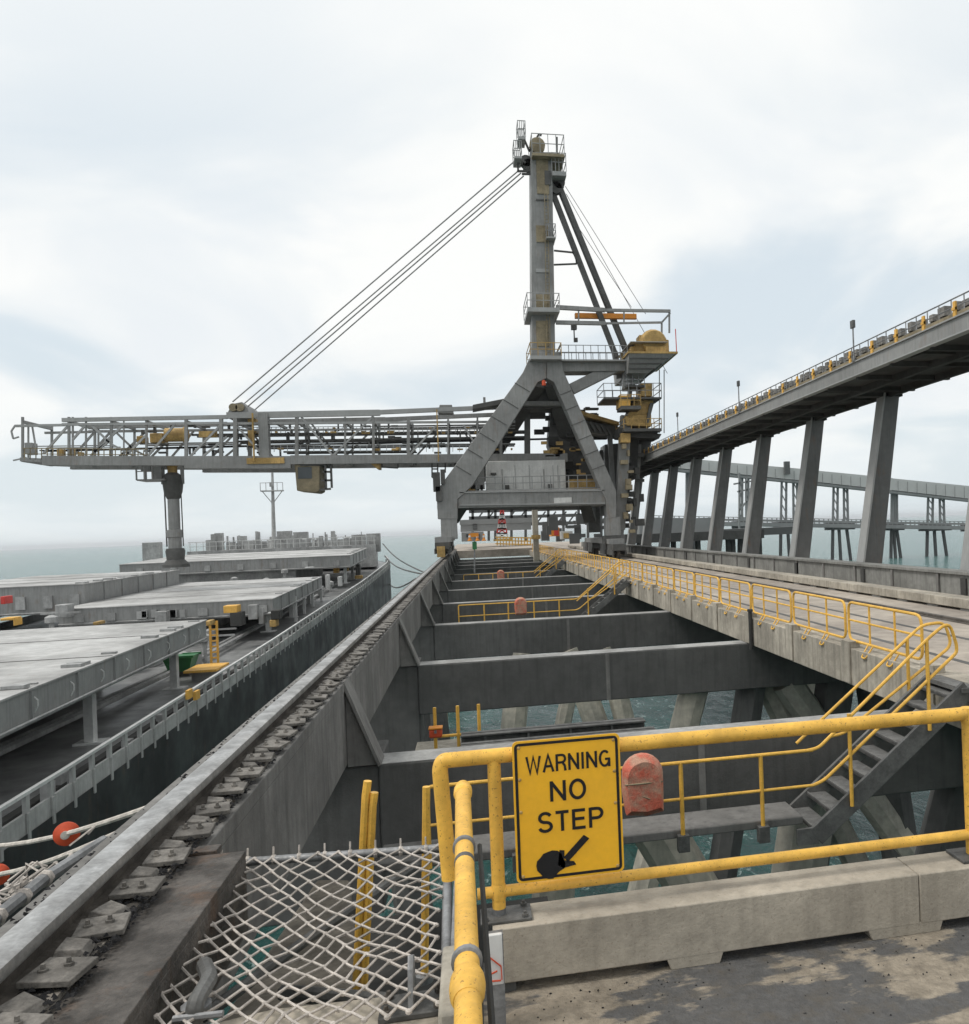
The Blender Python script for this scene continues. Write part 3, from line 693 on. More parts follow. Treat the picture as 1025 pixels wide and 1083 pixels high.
# forestays
YB0, YB1 = 63.5, 67.5
for (p_, q_, yy) in (((546,169),(246,425),YB0),((549,180),(257,428),YB1),((551,183),(262,430),YB0+.3),((554,186),(270,433),YB1)):
    cp('forestay', MB().tube([P(*p_,Y=YC+1),P(*q_,Y=yy)],.05,6), 'stay')
# backstays: two heavy struts and thin ropes
for (p_, q_, yy) in (((585,205),(652,378),YC+1),((592,199),(668,385),YC+2.2)):
    cp('backstay', MB().bar(Q(*p_,YC+1),Q(*q_,yy),.36,.36), 'crane_dk')
for (p_, q_, yy) in (((598,197),(683,332),YC),((599,205),(706,395),YC+2),((595,215),(668,325),YC+3)):
    cp('hoist_rope', MB().tube([Q(*p_,YC+1),Q(*q_,yy)],.022,5), 'wirerope')
b = MB()
for p_, q_ in (((586,265),(606,267)),((586,280),(610,279)),((606,267),(612,276)),((610,279),(609,270))): b.bar(Q(*p_,YC+1),Q(*q_,YC+1),.11,.11)
cp('mast_brace', b, 'crane_dk')
# rear arm, gallery frame and winch house
a, c = Q(590,378,YC), Q(665,378,YC); e = Q(590,392,YC)
cp('rear_arm', MB().hexa([(a.x,YC+.3,e.z),(c.x,YC+.3,e.z+.05),(c.x,YC+2,e.z+.05),(a.x,YC+2,e.z),(a.x,YC+.3,a.z-.1),(c.x,YC+.3,c.z-.1),(c.x,YC+2,c.z-.1),(a.x,YC+2,a.z-.1)]), 'crane', None, .02)
cp('arm_strut', MB().bar(Q(604,412,YC+.9),Q(652,388,YC+.9),.9,.75), 'crane')
b = MB()
for p_, q_, r_ in (((588,325),(640,328),.28),((640,328),(709,329),.2),((588,341),(640,342),.26),((640,342),(700,341),.14),((700,341),(709,331),.12),((708,330),(708,352),.12),((700,342),(700,360),.12),((612,326),(612,342),.1),((660,328),(660,342),.1)):
    b.bar(Q(*p_,YC+(0 if r_ != .12 else .1)),Q(*q_,YC),r_,r_)
    b.bar(Q(*p_,YC+3.2),Q(*q_,YC+3.2),r_*.7,r_*.7)
cp('upper_frame', b, 'crane')
a, c = Q(608,331.5,YC+1.5), Q(673,337.5,YC+1.5); cp('hoist_beam', MB().box(a.x,c.x,YC+1.3,YC+1.7,c.z,a.z), 'orange')
a = Q(607,345,YC+1.5); b = MB().cbox((a.x,YC+1.5,a.z),.4,.4,.5); b.tube([(a.x,YC+1.5,a.z-.2),(a.x,YC+1.5,a.z-.9)],.05,5); b.cbox((a.x+.1,YC+1.5,a.z-1),.28,.2,.3); cp('hoist_hook', b, 'crane_dk')
platform(594,664,380,YC-.3,YC+2.4,.1,1.0,rm='galv',posts=9)
a, c = Q(665,374,YC-1.2), Q(714,374,YC-1.2)
cp('winch_platform', MB().hexa([(a.x,YC-.6,a.z-1.25),(c.x-1.9,YC-.6,a.z-1.25),(c.x-1.9,YC+5,a.z-1.25),(a.x,YC+5,a.z-1.25),(a.x,YC-1.4,a.z-.02),(c.x,YC-1.4,a.z-.02),(c.x,YC+5.5,a.z-.02),(a.x,YC+5.5,a.z-.02)]), 'crane')
b = MB()
for h in (.3,.62,.95): b.box(a.x+.05,c.x-.1-h*1.35,YC-1.44+h*.62,YC+5,a.z-h-.07,a.z-h)
cp('platform_rib', b, 'crane_dk')
cp('yellow_edge', MB().box(a.x-.1,c.x+.15,YC-1.45,YC+5.6,a.z-.02,a.z+.12), 'ochre')
a = Q(690,363,YC); cp('winch_drum', MB().lathe((a.x,YC-.8,a.z-.1),[(.3,0),(.85,.05),(1.02,.4),(1.02,2.4),(.85,2.8),(.3,2.9)],18,'y'), 'ochre')
b = MB()
for (x0p,y0p,x1p,y1p,yy) in ((672,362,682,373,YC-.6),(697,359,708,372,YC-.6),(676,354,680,366,YC),(667,366,674,373,YC-.4),(683,366,706,373,YC-1.0)):
    p_, q_ = Q(x0p,y0p,yy), Q(x1p,y1p,yy); b.box(p_.x,q_.x,yy,yy+1.2,q_.z,p_.z)
cp('winch_gear', b, 'ochre', None, .05)
platform(667,706,361,YC-1.2,YC+4.5,.05,.0)
a = Q(715,352,YC-1.2); cp('anemometer_mast', MB().tube([(a.x,YC-1.1,a.z+.3),(a.x+.02,YC-1.1,a.z-1.3)],.035,5), 'red')
# access tower at right: columns, yellow hopper, platforms, wire guides
for (x0p,y0p,x1p,y1p,yy,w_) in ((664,372,662,412,YC+1,.55),(662,440,655,560,YC+1,.75),(650,372,655,400,YC+2,.4),(668,395,664,440,YC+1.5,.3),(676,470,672,560,YC+3,.3),(644,445,650,540,YC+5,.35)):
    cp('tower_column', MB().bar(Q(x0p,y0p,yy),Q(x1p,y1p,yy),w_,w_), 'crane')
for xp in (697.5,702.5): cp('guide_wire', MB().tube([Q(xp,391,YC+1),Q(xp,458,YC+1)],.04,5), 'crane_lt')
a = Q(690,412,YC+1)
plate([(678,405),(690,405),(690,419),(678,419)], YC+.5, 2, 'hopper_head', 'ochre')
plate([(672,420),(692,420),(688,438),(664,440)], YC+.5, 2, 'hopper', 'ochre')
plate([(661,440),(689,438),(689,451),(663,450)], YC+.3, 2.2, 'chute_box', 'ochre')
plate([(655,418),(667,418),(667,430),(655,431)], YC-.2, 1.4, 'drive_box', 'yellow_far')
plate([(657,458),(667,458),(667,468),(657,468)], YC-.1, 1.2, 'motor_box', 'ochre')
platform(639,700,420,YC-.3,YC+3,.12,1.0,'crane_dk','galv',7)
platform(657,678,429,YC-.8,YC+1,.25,.8,'crane_dk','ochre',3)
platform(663,682,407,YC,YC+2,.15,.8,'crane_dk','galv',3)
platform(660,700,453,YC-.4,YC+3,.2,.7,'crane_dk','ochre',5)
plate([(655,452),(700,459),(697,464),(655,462)], YC+.4, 2.2, 'transfer_belt', 'under')
plate([(688,426),(692,426),(686,448),(683,448)], YC+.1, .4, 'hopper_leg', 'crane_dk')
plate([(664,462),(676,462),(674,500),(668,500)], YC+2, 2.2, 'discharge_chute', 'under')
plate([(676,464),(690,463),(684,490),(678,492)], YC+3, 2.2, 'discharge_chute', 'crane_dk')
plate([(640,470),(664,468),(664,500),(650,545),(640,545)], YC+6, 2.5, 'cable_housing', 'crane_dk')
b = MB()
for k_ in range(11):
    p_ = Q(rng_.uniform(657,669), 472+k_*9+rng_.uniform(-2,2), YC+.2); b.cbox((p_.x,p_.y,p_.z),rng_.uniform(.15,.55),.5,rng_.uniform(.12,.5))
cp('yellow_gear', b, 'tan')
b = MB(); 
for k_ in range(30):
    xp = rng_.uniform(655,678); yp = rng_.uniform(455,560); p_ = Q(xp,yp,YC+rng_.uniform(1,4)); b.cbox(p_, rng_.uniform(.15,.8), .5, rng_.uniform(.1,.6))
cp('machinery', b, 'crane_dk')
# inner machinery seen through the portal
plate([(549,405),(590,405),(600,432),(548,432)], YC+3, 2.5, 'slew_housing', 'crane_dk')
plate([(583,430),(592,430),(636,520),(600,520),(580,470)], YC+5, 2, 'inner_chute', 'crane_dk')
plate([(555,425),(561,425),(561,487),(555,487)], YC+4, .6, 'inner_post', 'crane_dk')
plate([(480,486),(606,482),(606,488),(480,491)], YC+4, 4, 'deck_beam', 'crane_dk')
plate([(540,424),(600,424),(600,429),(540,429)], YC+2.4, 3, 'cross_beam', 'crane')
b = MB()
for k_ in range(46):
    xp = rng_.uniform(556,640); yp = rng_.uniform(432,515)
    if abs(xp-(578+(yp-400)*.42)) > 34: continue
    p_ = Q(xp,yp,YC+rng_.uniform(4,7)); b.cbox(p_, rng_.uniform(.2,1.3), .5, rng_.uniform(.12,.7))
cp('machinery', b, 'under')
b = MB()
for k_ in range(24):
    xp = rng_.uniform(575,632); p_ = Q(xp,rng_.uniform(460,485) if xp < 600 else rng_.uniform(470,516),YC+3.4); b.cbox(p_, rng_.uniform(.2,.7), .3, rng_.uniform(.08,.35))
cp('yellow_fitting', b, 'ochre')
a = Q(574,408,YC+.9); cp('beacon', MB().lathe((a.x,YC-.15,a.z-.15),[(.14,0),(.14,.3),(.08,.36)],8), 'redorange')
plate([(620,445),(665,453),(665,462),(622,457)], YC+4, 2.5, 'rear_boom', 'crane_dk')
b = MB()
for k_ in range(9):
    p_, q_ = Q(606+k_*6,440+k_*2,YC+3.5), Q(606+k_*6+6,450+k_*2,YC+3.5); b.bar(p_,q_,.16,.16)
cp('rear_lattice', b, 'crane_dk')
plate([(607,432),(655,446),(655,450),(607,437)], YC+3.4, 2.5, 'rear_walkway', 'ochre')
# electrical house
a, c = Q(514,488,YC+3), Q(599,519,YC+3)
hs = cp('electrical_house', MB().box(a.x,c.x,YC+3,YC+8,c.z,a.z), 'white', 'white flat panelled electrical house above the portal beam', .03)
for xp in (531,575):
    p_, q_ = Q(xp,496,YC+2.9), Q(xp+1.2,519,YC+2.9); MB().box(p_.x,q_.x,YC+2.9,YC+2.98,q_.z,p_.z).build('pipe','crane_dk',hs)
for xp in (545,560,585,590):
    p_, q_ = Q(xp,492,YC+2.95), Q(xp+.4,519,YC+2.95); MB().box(p_.x,q_.x,YC+2.96,YC+2.99,q_.z,p_.z).build('seam','crane_lt',hs)
for (x0p,y0p,x1p,y1p) in ((534,513,539,519),(580,512,584,519),(519,500,525,502)):
    p_, q_ = Q(x0p,y0p,YC+2.8), Q(x1p,y1p,YC+2.8); MB().box(p_.x,q_.x,YC+2.8,YC+2.99,q_.z,p_.z).build('vent','crane_dk',hs)
b = MB()
for (x0p,y0p,x1p,y1p,m_) in ((493,511,503,519,'ochre'),(508,513,511,519,'crane_dk'),(497,488,513,517,'crane'),(602,507,634,517,'ochre')):
    p_, q_ = Q(x0p,y0p,YC+2), Q(x1p,y1p,YC+2); cp('deck_cabinet', MB().box(p_.x,q_.x,YC+2.,YC+2.8,q_.z,p_.z), m_)
platform(484,640,517,YC+1.3,YC+1.5,.05,.9,rm='crane_lt',posts=16)

# ---- boom
bt = thing('boom', '', '') ; bpy.data.objects.remove(bt)
def bq(px,py,near=True): return P(px,py,Y=YB0 if near else YB1) if near else Vector((P(px,py,Y=YB0).x, YB1, P(px,py,Y=YB0).z))
for near in (True, False):
    b = MB()
    b.bar(bq(22,486,near),bq(48,487,near),.25,.25); b.bar(bq(46,487,near),bq(196,487.5,near),.4,.62); b.bar(bq(196,489,near),bq(308,489,near),.5,.85); b.bar(bq(308,486.5,near),bq(600,484,near),.5,.62)
    cp('bottom_chord', b, 'crane')
    b = MB(); b.bar(bq(66,444.3,near),bq(240,441,near),.25,.26); b.bar(bq(66,449,near),bq(240,447.5,near),.2,.17); b.bar(bq(240,439.5,near),bq(402,436.5,near),.3,.42); b.bar(bq(402,436,near),bq(545,430,near),.3,.3); b.bar(bq(240,448,near),bq(545,446,near),.16,.16)
    b.bar(bq(16,450.5,near),bq(68,449.5,near),.16,.16)
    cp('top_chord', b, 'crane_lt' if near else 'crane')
    b = MB()
    for xp, w_ in ((24,.2),(73,.22),(77,.16),(91,.16),(118,.2),(131,.12),(155,.2),(197,.3),(234,.35),(249,.4),(314,.35),(365,.2),(395,.28),(432,.35),(474,.2),(505,.2),(530,.3)):
        b.bar(bq(xp,441,near),bq(xp,486,near),w_*.62,w_*.7)
    cp('vertical', b, 'crane')
    b = MB()
    for p_, q_ in (((46,480),(73,449)),((91,449),(77,465)),((96,482),(131,449)),((96,449),(118,470)),((100,478),(118,465)),((118,470),(145,484)),((131,484),(155,460)),((155,484),(185,449)),((200,484),(234,449)),((213,484),(240,462)),((249,449),(275,478)),((318,440),(352,482)),((352,482),(395,440)),((432,482),(462,450)),((490,449),(510,482))):
        b.bar(bq(*p_,near),bq(*q_,near),.13,.13)
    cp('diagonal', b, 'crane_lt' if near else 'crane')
b = MB()
for xp in (24,73,118,155,197,249,290,314,365,395,432,474,505,530):
    for yp in (446,487): b.bar(bq(xp,yp),bq(xp,yp,False),.18,.18)
cp('cross_tie', b, 'crane')
b = MB()
for k_ in range(58):
    xp = 252+k_*5; a = P(xp,452,Y=YB0+.25); b.bar(a,P(xp,458,Y=YB0+.25),.045,.045)
for yp in (452,455): b.bar(P(250,yp,Y=YB0+.25),P(545,yp-2,Y=YB0+.25),.05,.05)
for k_ in range(40):
    xp = 262+k_*7; b.bar(P(xp,471,Y=YB0+.3),P(xp,478,Y=YB0+.3),.04,.04)
b.bar(P(255,471,Y=YB0+.3),P(545,469,Y=YB0+.3),.05,.05)
cp('boom_walkway_rail', b, 'crane_lt')
for (x0p,y0p,x1p,y1p,w_,m_) in ((148,469.5,248,468,.22,'crane_lt'),(203,460,560,456,.3,'crane_dk'),(250,467,560,462,.3,'crane_dk'),(265,473,545,470,.22,'crane_dk'),(40,472,120,471,.12,'crane_lt'),(400,451,545,449,.22,'crane_dk'),(300,478,440,477,.25,'crane_dk')):
    a, c = P(x0p,y0p,Y=YB0+1.2), P(x1p,y1p,Y=YB0+1.2)
    b = MB().bar(a,c,.2,w_*.45); b.bar(a+Vector((0,1.2,0)),c+Vector((0,1.2,0)),.2,w_*.4); cp('conveyor_stringer', b, m_)
cp('boom_belt', MB().bar(P(45,477,Y=YB0+1.8),P(590,464,Y=YB0+1.8),.9,.06), 'coal')
b = MB()
for k_ in range(90):
    xp = rng_.uniform(150,545); yp = rng_.choice((451,457,463,470,478))+rng_.uniform(-1,1); p_ = P(xp,yp,Y=YB0+rng_.uniform(.6,3)); w_ = rng_.choice((.08,.12,.5)); b.cbox(p_, w_, .3, .12 if w_ > .3 else rng_.uniform(.2,.7))
cp('boom_fitting', b, 'crane_dk')
b = MB()
for k_ in range(26):
    xp = rng_.uniform(262,545); yp = rng_.choice((453,457.5,475))+rng_.uniform(-.6,.6); p_ = P(xp,yp,Y=YB0+rng_.uniform(.3,1)); b.cbox(p_, rng_.uniform(.1,.5), .3, rng_.uniform(.08,.22))
for (x0p,y0p,x1p,y1p) in ((210,456,228,462),(262,443,271,447),(262,455,268,471),(60,475,66,482),(72,474,76,482),(82,478,86,483)):
    p_, q_ = P(x0p,y0p,Y=YB0+.2), P(x1p,y1p,Y=YB0+.2); b.box(p_.x,q_.x,YB0+.2,YB0+.7,q_.z,p_.z)
cp('yellow_fitting', b, 'ochre')
b = MB()
for k_ in range(22):
    a, c = P(26+k_*6,474+k_*.1,Y=YB0-.1), P(26+k_*6,486,Y=YB0-.1); b.bar(a,c,.05,.05)
b.bar(P(24,474,Y=YB0-.1),P(156,475,Y=YB0-.1),.06,.06); b.bar(P(24,480,Y=YB0-.1),P(156,481,Y=YB0-.1),.05,.05)
cp('boom_handrail', b, 'tan')
b = MB()
for (p_, q_) in (((16,450),(12,456)),((12,456),(14,464)),((14,464),(20,462)),((14,487),(28,484)),((30,450),(30,486)),((34,450),(38,474))): b.bar(P(*p_,Y=YB0+.5),P(*q_,Y=YB0+.5),.09,.09)
p_, q_ = P(25,468,Y=YB0+.3), P(33,480,Y=YB0+.3); b.box(p_.x,q_.x,YB0+.4,YB0+1.2,q_.z,p_.z)
cp('tip_frame', b, 'crane_lt')
p_ = P(187,460,Y=YB0+1); cp('boom_drive', MB().lathe((p_.x-.75,YB0+1,p_.z),[(.25,0),(.48,.05),(.48,1.2),(.55,1.22),(.55,1.4),(.3,1.5)],14,'x'), 'ochre')
for (x0p,y0p,x1p,y1p) in ((158,458,172,468),(144,461,152,468)):
    p_, q_ = P(x0p,y0p,Y=YB0+.6), P(x1p,y1p,Y=YB0+.6); cp('drive_motor', MB().box(p_.x,q_.x,YB0+.6,YB0+1.6,q_.z,p_.z), 'ochre', None, .05)
p_, q_ = P(261,484.5,Y=YB0-.3), P(301,490,Y=YB0-.3); cp('hazard_panel', MB().box(p_.x,q_.x,YB0-.36,YB0-.3,q_.z,p_.z), 'ochre')
for xp in (463,268): 
    p_, q_ = P(xp-1.6,433 if xp==463 else 437,Y=YB0-.4), P(xp+1.6,488,Y=YB0-.4); cp('yellow_mast', MB().box(p_.x,q_.x,YB0-.5,YB0-.3,q_.z,p_.z), 'ochre')
p_, q_ = P(273,437,Y=YB0-.2), P(285,486,Y=YB0-.2); cp('boom_frame', MB().box(p_.x,q_.x,YB0-.3,YB0+.4,q_.z,p_.z), 'crane')
# stay anchorage
plate([(240,437),(246,427),(256,425),(262,432),(264,440),(238,441)], YB0, 4, 'stay_anchor', 'crane')
b = MB()
for xp in (247,254): 
    p_ = P(xp,431,Y=YB0-.05); b.lathe((p_.x,YB0-.1,p_.z),[(.1,-.1),(.28,-.1),(.28,.1),(.1,.1)],12,'y')
cp('anchor_pin', b, 'tan')
plate([(465,428),(478,428),(480,437),(463,437)], YB0-.1, 1, 'pulley_block', 'crane')
p_, q_ = P(511,420,Y=YB0), P(514,432,Y=YB0); cp('boom_post', MB().box(p_.x,q_.x,YB0,YB0+.3,q_.z,p_.z), 'crane')
plate([(500,428),(551,418),(551,424),(500,433)], YC+2.2, 1.6, 'boom_hinge_walk', 'crane_dk')
# hanging cab
cb = plate([(311,486),(338,486),(338,519),(334,521),(314,519)], YB0, 2.4, 'operator_cab', 'tan', .05)
p_, q_ = P(315,494,Y=YB0-.03), P(330,506,Y=YB0-.03); MB().box(p_.x,q_.x,YB0-.03,YB0,q_.z,p_.z).build('window','glass',cb)
b = MB()
for (p_, q_) in (((338,491),(350,491)),((350,491),(351,516)),((341,499),(350,499)),((338,518),(350,517)),((344,491),(345,517)),((340,508),(351,508))): b.bar(P(*p_,Y=YB0),P(*q_,Y=YB0),.14,.14); b.bar(P(*p_,Y=YB0+2),P(*q_,Y=YB0+2),.14,.14)
each(b,'cab_platform','crane_dk',cb)
plate([(311,486),(345,486),(345,492),(318,493)], YB0-.1, 3, 'cab_hanger', 'crane_dk')
plate([(388,487),(402,487),(402,496),(399,496)], YB0, 1.2, 'counterweight', 'ochre')
b = MB()
for (p_, q_) in (((404,488),(404,494)),((404,494),(421,495)),((421,495),(421,488)),((358,488),(366,491)),((371,487),(371,491)),((440,488),(440,492)),((457,488),(457,505)),((463,488),(463,505)),((457,496),(463,496)),((457,505),(463,505)),((471,488),(471,500))): b.bar(P(*p_,Y=YB0+.4),P(*q_,Y=YB0+.4),.1,.1)
cp('hanging_frame', b, 'crane_dk')
# spout
p_ = P(182,487,Y=YB0+2); X0, Y0 = p_.x, YB0+2
zz = lambda yp: P(182,yp,Y=Y0).z
sc = .86/ (FP/ (Y0))      # metres per pixel there
sp = cp('loading_spout', MB().lathe((X0,Y0,0),[(10*sc,zz(486)),(9*sc,zz(492)),(5*sc,zz(493)),(5*sc,zz(500))],16), 'ochre')
MB().lathe((X0,Y0,0),[(5.5*sc,zz(500)),(9.5*sc,zz(503)),(10.5*sc,zz(512)),(9.5*sc,zz(520)),(7*sc,zz(527)),(6*sc,zz(528))],14).build('swivel_ring','crane_dk',sp)
MB().lathe((X0,Y0,0),[(6*sc,zz(526)),(6*sc,zz(560)),(8.5*sc,zz(561)),(8.5*sc,zz(568)),(6.8*sc,zz(569)),(6.8*sc,zz(580)),(9*sc,zz(581))],16).build('tube','crane',sp)
MB().lathe((X0,Y0,0),[(9*sc,zz(580)),(10*sc,zz(583)),(9*sc,zz(592)),(14*sc,zz(597)),(14*sc,zz(600))],16).build('skirt','crane_dk',sp)
b = MB()
for xx in (-10,10):
    b.box(X0+xx*sc-.1,X0+xx*sc+.1,Y0-.1,Y0+.1,zz(512),zz(492))
b.box(X0-32*sc,X0-4*sc,Y0-.9,Y0+.9,zz(508.5),zz(507)); b.build('platform','crane',sp)
b = MB()
for xx in (-32,-24,-16): 
    for yy in (-.9,.9): b.bar((X0+xx*sc,Y0+yy,zz(508)),(X0+xx*sc,Y0+yy,zz(488)),.09,.09)
b.bar((X0-32*sc,Y0-.9,zz(499)),(X0-6*sc,Y0-.9,zz(499)),.06,.06); b.cbox((X0-26*sc,Y0,zz(493)),.6,.6,.7); b.cbox((X0-14*sc,Y0,zz(501)),.5,.5,.9)
each(b, 'hanging_frame','crane',sp)
b = MB(); b.tube([(X0-9*sc,Y0,zz(512)),(X0-7.5*sc,Y0-.2,zz(578))],.05,5); b.tube([(X0+8*sc,Y0,zz(520)),(X0+8.5*sc,Y0,zz(578))],.04,5); each(b, 'hose','crane_dk',sp)

# ================================================================== SHIP
sh = thing('bulk_carrier', 'grey bulk carrier with dark hull and closed hatch covers moored left of the wharf', 'ship', (-21,60,WZ))
ST = [(2,-9.1,-6.0),(12,-9.2,-6.0),(21,-9.38,-6),(31,-9.7,-6),(46,-10.05,-5.95),(60,-10.15,-5.65),(82,-9.95,-5.0),(95,-9.7,-4.35),(105,-9.5,-3.8),(112,-10.6,-3.4),(118,-13.2,-3.1),(122.5,-16.6,-2.9),(125,-20.9,-2.7)]
CXs = -21.
vs = []; fs = []
for (y,x,z) in ST:
    hb = CXs-x   # negative half-breadth on near side
    fl = 1 if y < 110 else .94
    vs += [(x,y,z),(CXs+(x-CXs)*fl,y,WZ-.5),(2*CXs-x,y,z),(2*CXs-(CXs+(x-CXs)*fl),y,WZ-.5)]
for i in range(len(ST)-1):
    a = i*4; fs += [(a,a+4,a+5,a+1),(a+2,a+3,a+7,a+6)]
MB().add(vs, fs).build('hull','hull',sh)
dk = MB(); vs = []; fs = []
for (y,x,z) in ST: vs += [(x,y,z-.03),(2*CXs-x,y,z-.03)]
for i in range(len(ST)-1): a = i*2; fs.append((a,a+2,a+3,a+1))
dk.add(vs,fs).build('deck','shipdeck',sh)
def gun(y):
    for (a,b_) in zip(ST,ST[1:]):
        if a[0] <= y <= b_[0]:
            t_ = (y-a[0])/(b_[0]-a[0]); return a[1]+(b_[1]-a[1])*t_, a[2]+(b_[2]-a[2])*t_
    return ST[-1][1:]
def shipstrip(y0, y1, n, inset, z0, z1, th, name, m_, both=True, parent=None):
    b = MB()
    for sd in ((0,1) if both else (0,)):
        for i in range(n):
            ya_, yb_ = y0+(y1-y0)*i/n, y0+(y1-y0)*(i+1)/n
            (xa_,za_),(xb_,zb_) = gun(ya_), gun(yb_)
            xa_ -= inset; xb_ -= inset
            if sd: xa_, xb_ = 2*CXs-xa_, 2*CXs-xb_
            b.hexa([(xa_-th,ya_,za_+z0),(xa_,ya_,za_+z0),(xb_,yb_,zb_+z0),(xb_-th,yb_,zb_+z0),(xa_-th,ya_,za_+z1),(xa_,ya_,za_+z1),(xb_,yb_,zb_+z1),(xb_-th,yb_,zb_+z1)])
    c_ = n; out = each(b, name, m_, parent or sh, n)
    return out[0]
shipstrip(2,112,22,.02,-.22,.42,.07,'bulwark','bulwark')
shipstrip(2,112,22,-.015,.80,.87,.1,'gunwale_rail','shipwhite')
shipstrip(2,104,20,.75,0.0,.08,.22,'waterway_bar','under',False)
b = MB(); y = 3.
while y < 110:
    x, z = gun(y); b.box(x-.09,x-.01,y,y+.16,z+.4,z+.81); b.box(x+.0-.02,x+.03,y,y+.10,z-.18,z+.42); y += 1.15
each(b,'rail_stanchion','bulwark',sh,2)
# forecastle
b = MB().prism([(-10.9,103.5),(-11.6,112),(-14.2,118),(-18,122),(-21,124),(-24,122),(-27.8,118),(-30.4,112),(-31.1,103.5)], -3.6, -1.0, 'xy'); b.build('forecastle','shipgrey',sh)
b = MB(); rg = random.Random(11)
for k_ in range(90):
    x = rg.uniform(-30,-12); y = rg.uniform(104.5,112); h = rg.uniform(.3,2.1)*(1 if rg.random() < .5 else .6); w_ = rg.choice((.08,.12,.4,.9,1.6))
    b.cbox((x,y,-1.0+h/2), w_, rg.uniform(.2,1.), h)
each(b, 'windlass_gear','shipgrey',sh)
b = MB()
for k_ in range(16):
    x = rg.uniform(-30,-12); b.lathe((x,rg.uniform(104,110),-1.0),[(.14,0),(.14,.8),(.24,.84),(.24,.95),(.1,1.0)],10)
each(b, 'mooring_bitts','shipwhite',sh)
p_ = P(395,566,Y=106); MB().cbox((p_.x,106,p_.z-.9),1.5,1.2,2.2).build('deck_locker','shipgrey',sh)
b = MB()
for k_ in range(30):
    x = -30.8+k_*.68; b.bar((x,103.6,-1.0),(x,103.6,0),.06,.06)
b.bar((-31,103.6,0),(-10.9,103.6,0),.07,.07); b.bar((-31,103.6,-.5),(-10.9,103.6,-.5),.05,.05); b.build('forecastle_rail','shipwhite',sh)
# foremast
p0 = P(289.5,566,Y=104); p1 = P(288,500,Y=104)
fm = MB().tube([p0-Vector((0,0,1.5)),p1],.22,8,[.26,.13]).build('foremast','shipgrey',sh)
b = MB(); c = P(288,519,Y=104); b.box(c.x-1.2,c.x+1.2,103.6,104.4,c.z-.08,c.z+.04)
for k_ in (-1.2,-.6,.6,1.2): b.bar((c.x+k_,103.7,c.z),(c.x+k_,103.7,c.z+.9),.06,.06)
b.bar((c.x-1.2,103.7,c.z+.9),(c.x+1.2,103.7,c.z+.9),.06,.06); b.bar((c.x-1.1,104,c.z),(c.x,104,c.z-1.5),.08,.08); b.bar((c.x+1.1,104,c.z),(c.x,104,c.z-1.5),.08,.08)
b.cbox((c.x,103.8,c.z+.7),.4,.4,.5); b.build('crosstree','shipgrey',fm)
# hatch covers
def hatch(y0,y1,xr,xl,z0,z1,th,coam=True,drop=.0,name='hatch_cover'):
    b = MB(); 
    b.hexa([(xl,y0,z0-th),(xr[0],y0,z0-th),(xr[1],y1,z1-th),(xl,y1,z1-th),(xl,y0,z0-.03),(xr[0],y0,z0-.03),(xr[1],y1,z1-.03),(xl,y1,z1-.03)])
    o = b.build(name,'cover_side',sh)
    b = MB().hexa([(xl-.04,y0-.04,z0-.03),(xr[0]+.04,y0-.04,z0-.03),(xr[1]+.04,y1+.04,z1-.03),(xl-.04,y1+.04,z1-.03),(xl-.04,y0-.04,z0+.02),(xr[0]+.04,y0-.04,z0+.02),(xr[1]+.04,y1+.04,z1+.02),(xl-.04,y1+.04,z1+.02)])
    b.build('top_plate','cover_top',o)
    b = MB(); n = int((y1-y0)/2.7)
    for k_ in range(1,n): 
        t_ = k_/n; yy = y0+(y1-y0)*t_; x = xr[0]+(xr[1]-xr[0])*t_; z = z0+(z1-z0)*t_; b.box(x+.001,x+.06,yy,yy+.09,z-th+.05,z-.05)
    each(b, 'rib','cover_side',o)
    b = MB()
    for k_ in range(1,4):
        yy = y0+(y1-y0)*k_/4; z = z0+(z1-z0)*k_/4; x = xr[0]+(xr[1]-xr[0])*k_/4; b.box(xl,x-.02,yy-.04,yy+.04,z+.02,z+.032)
    each(b,'panel_seam','crane_dk',o)
    b = MB(); rq = random.Random(int(y0))
    for k_ in range(12):
        f_ = rq.random(); yy = y0+(y1-y0)*f_; z = z0+(z1-z0)*f_; x = xr[0]+(xr[1]-xr[0])*f_; s_ = rq.choice((.12,.2,.3)); b.box(x-s_-.3,x-.1,yy,yy+s_,z+.02,z+.02+s_*.3)
    for k_ in range(7):
        xx = xl+(xr[0]-xl)*(k_+.5)/7; b.box(xx,xx+.5,y0-.14,y0-.045,z0-th*.8,z0-th*.35)
    each(b,'cleat','shipgrey',o)
    b = MB()
    b.tube([(xr[0]+.1,y0+.3,z0-th+.12),(xr[1]+.1,y1-.3,z1-th+.12)],.04,5); b.tube([(xl,y0-.09,z0-th+.1),(xr[0],y0-.09,z0-th+.1)],.04,5)
    each(b,'seal_pipe','shipgrey',o)
    if coam:
        g_ = gun((y0+y1)/2)[1]
        b = MB().box(xl+2.5,xr[0]-5.,y0+.8,y1-.8,g_-.2,z0-th-.02); b.build('coaming','shipgrey',sh)
        b = MB()
        for k_ in range(3):
            yy = y0+2+(y1-y0-4)*k_/2; x = xr[0]+(xr[1]-xr[0])*k_/2-.75; b.box(x-.13,x+.13,yy,yy+.3,g_-.05,z0-th); b.box(x-.4,x+.4,yy-.15,yy+.5,g_-.03,g_+.03)
        each(b, 'cover_support','shipwhite',sh)
    return o
hatch(17.5,40.3,(-10.3,-11.45),-31,-3.4,-3.4,.85)
hatch(53,75,(-11.45,-12.3),-22.6,-3.45,-3.25,.95)
hatch(84.5,101,(-11.3,-11.6),-31,-1.75,-1.35,1.15)
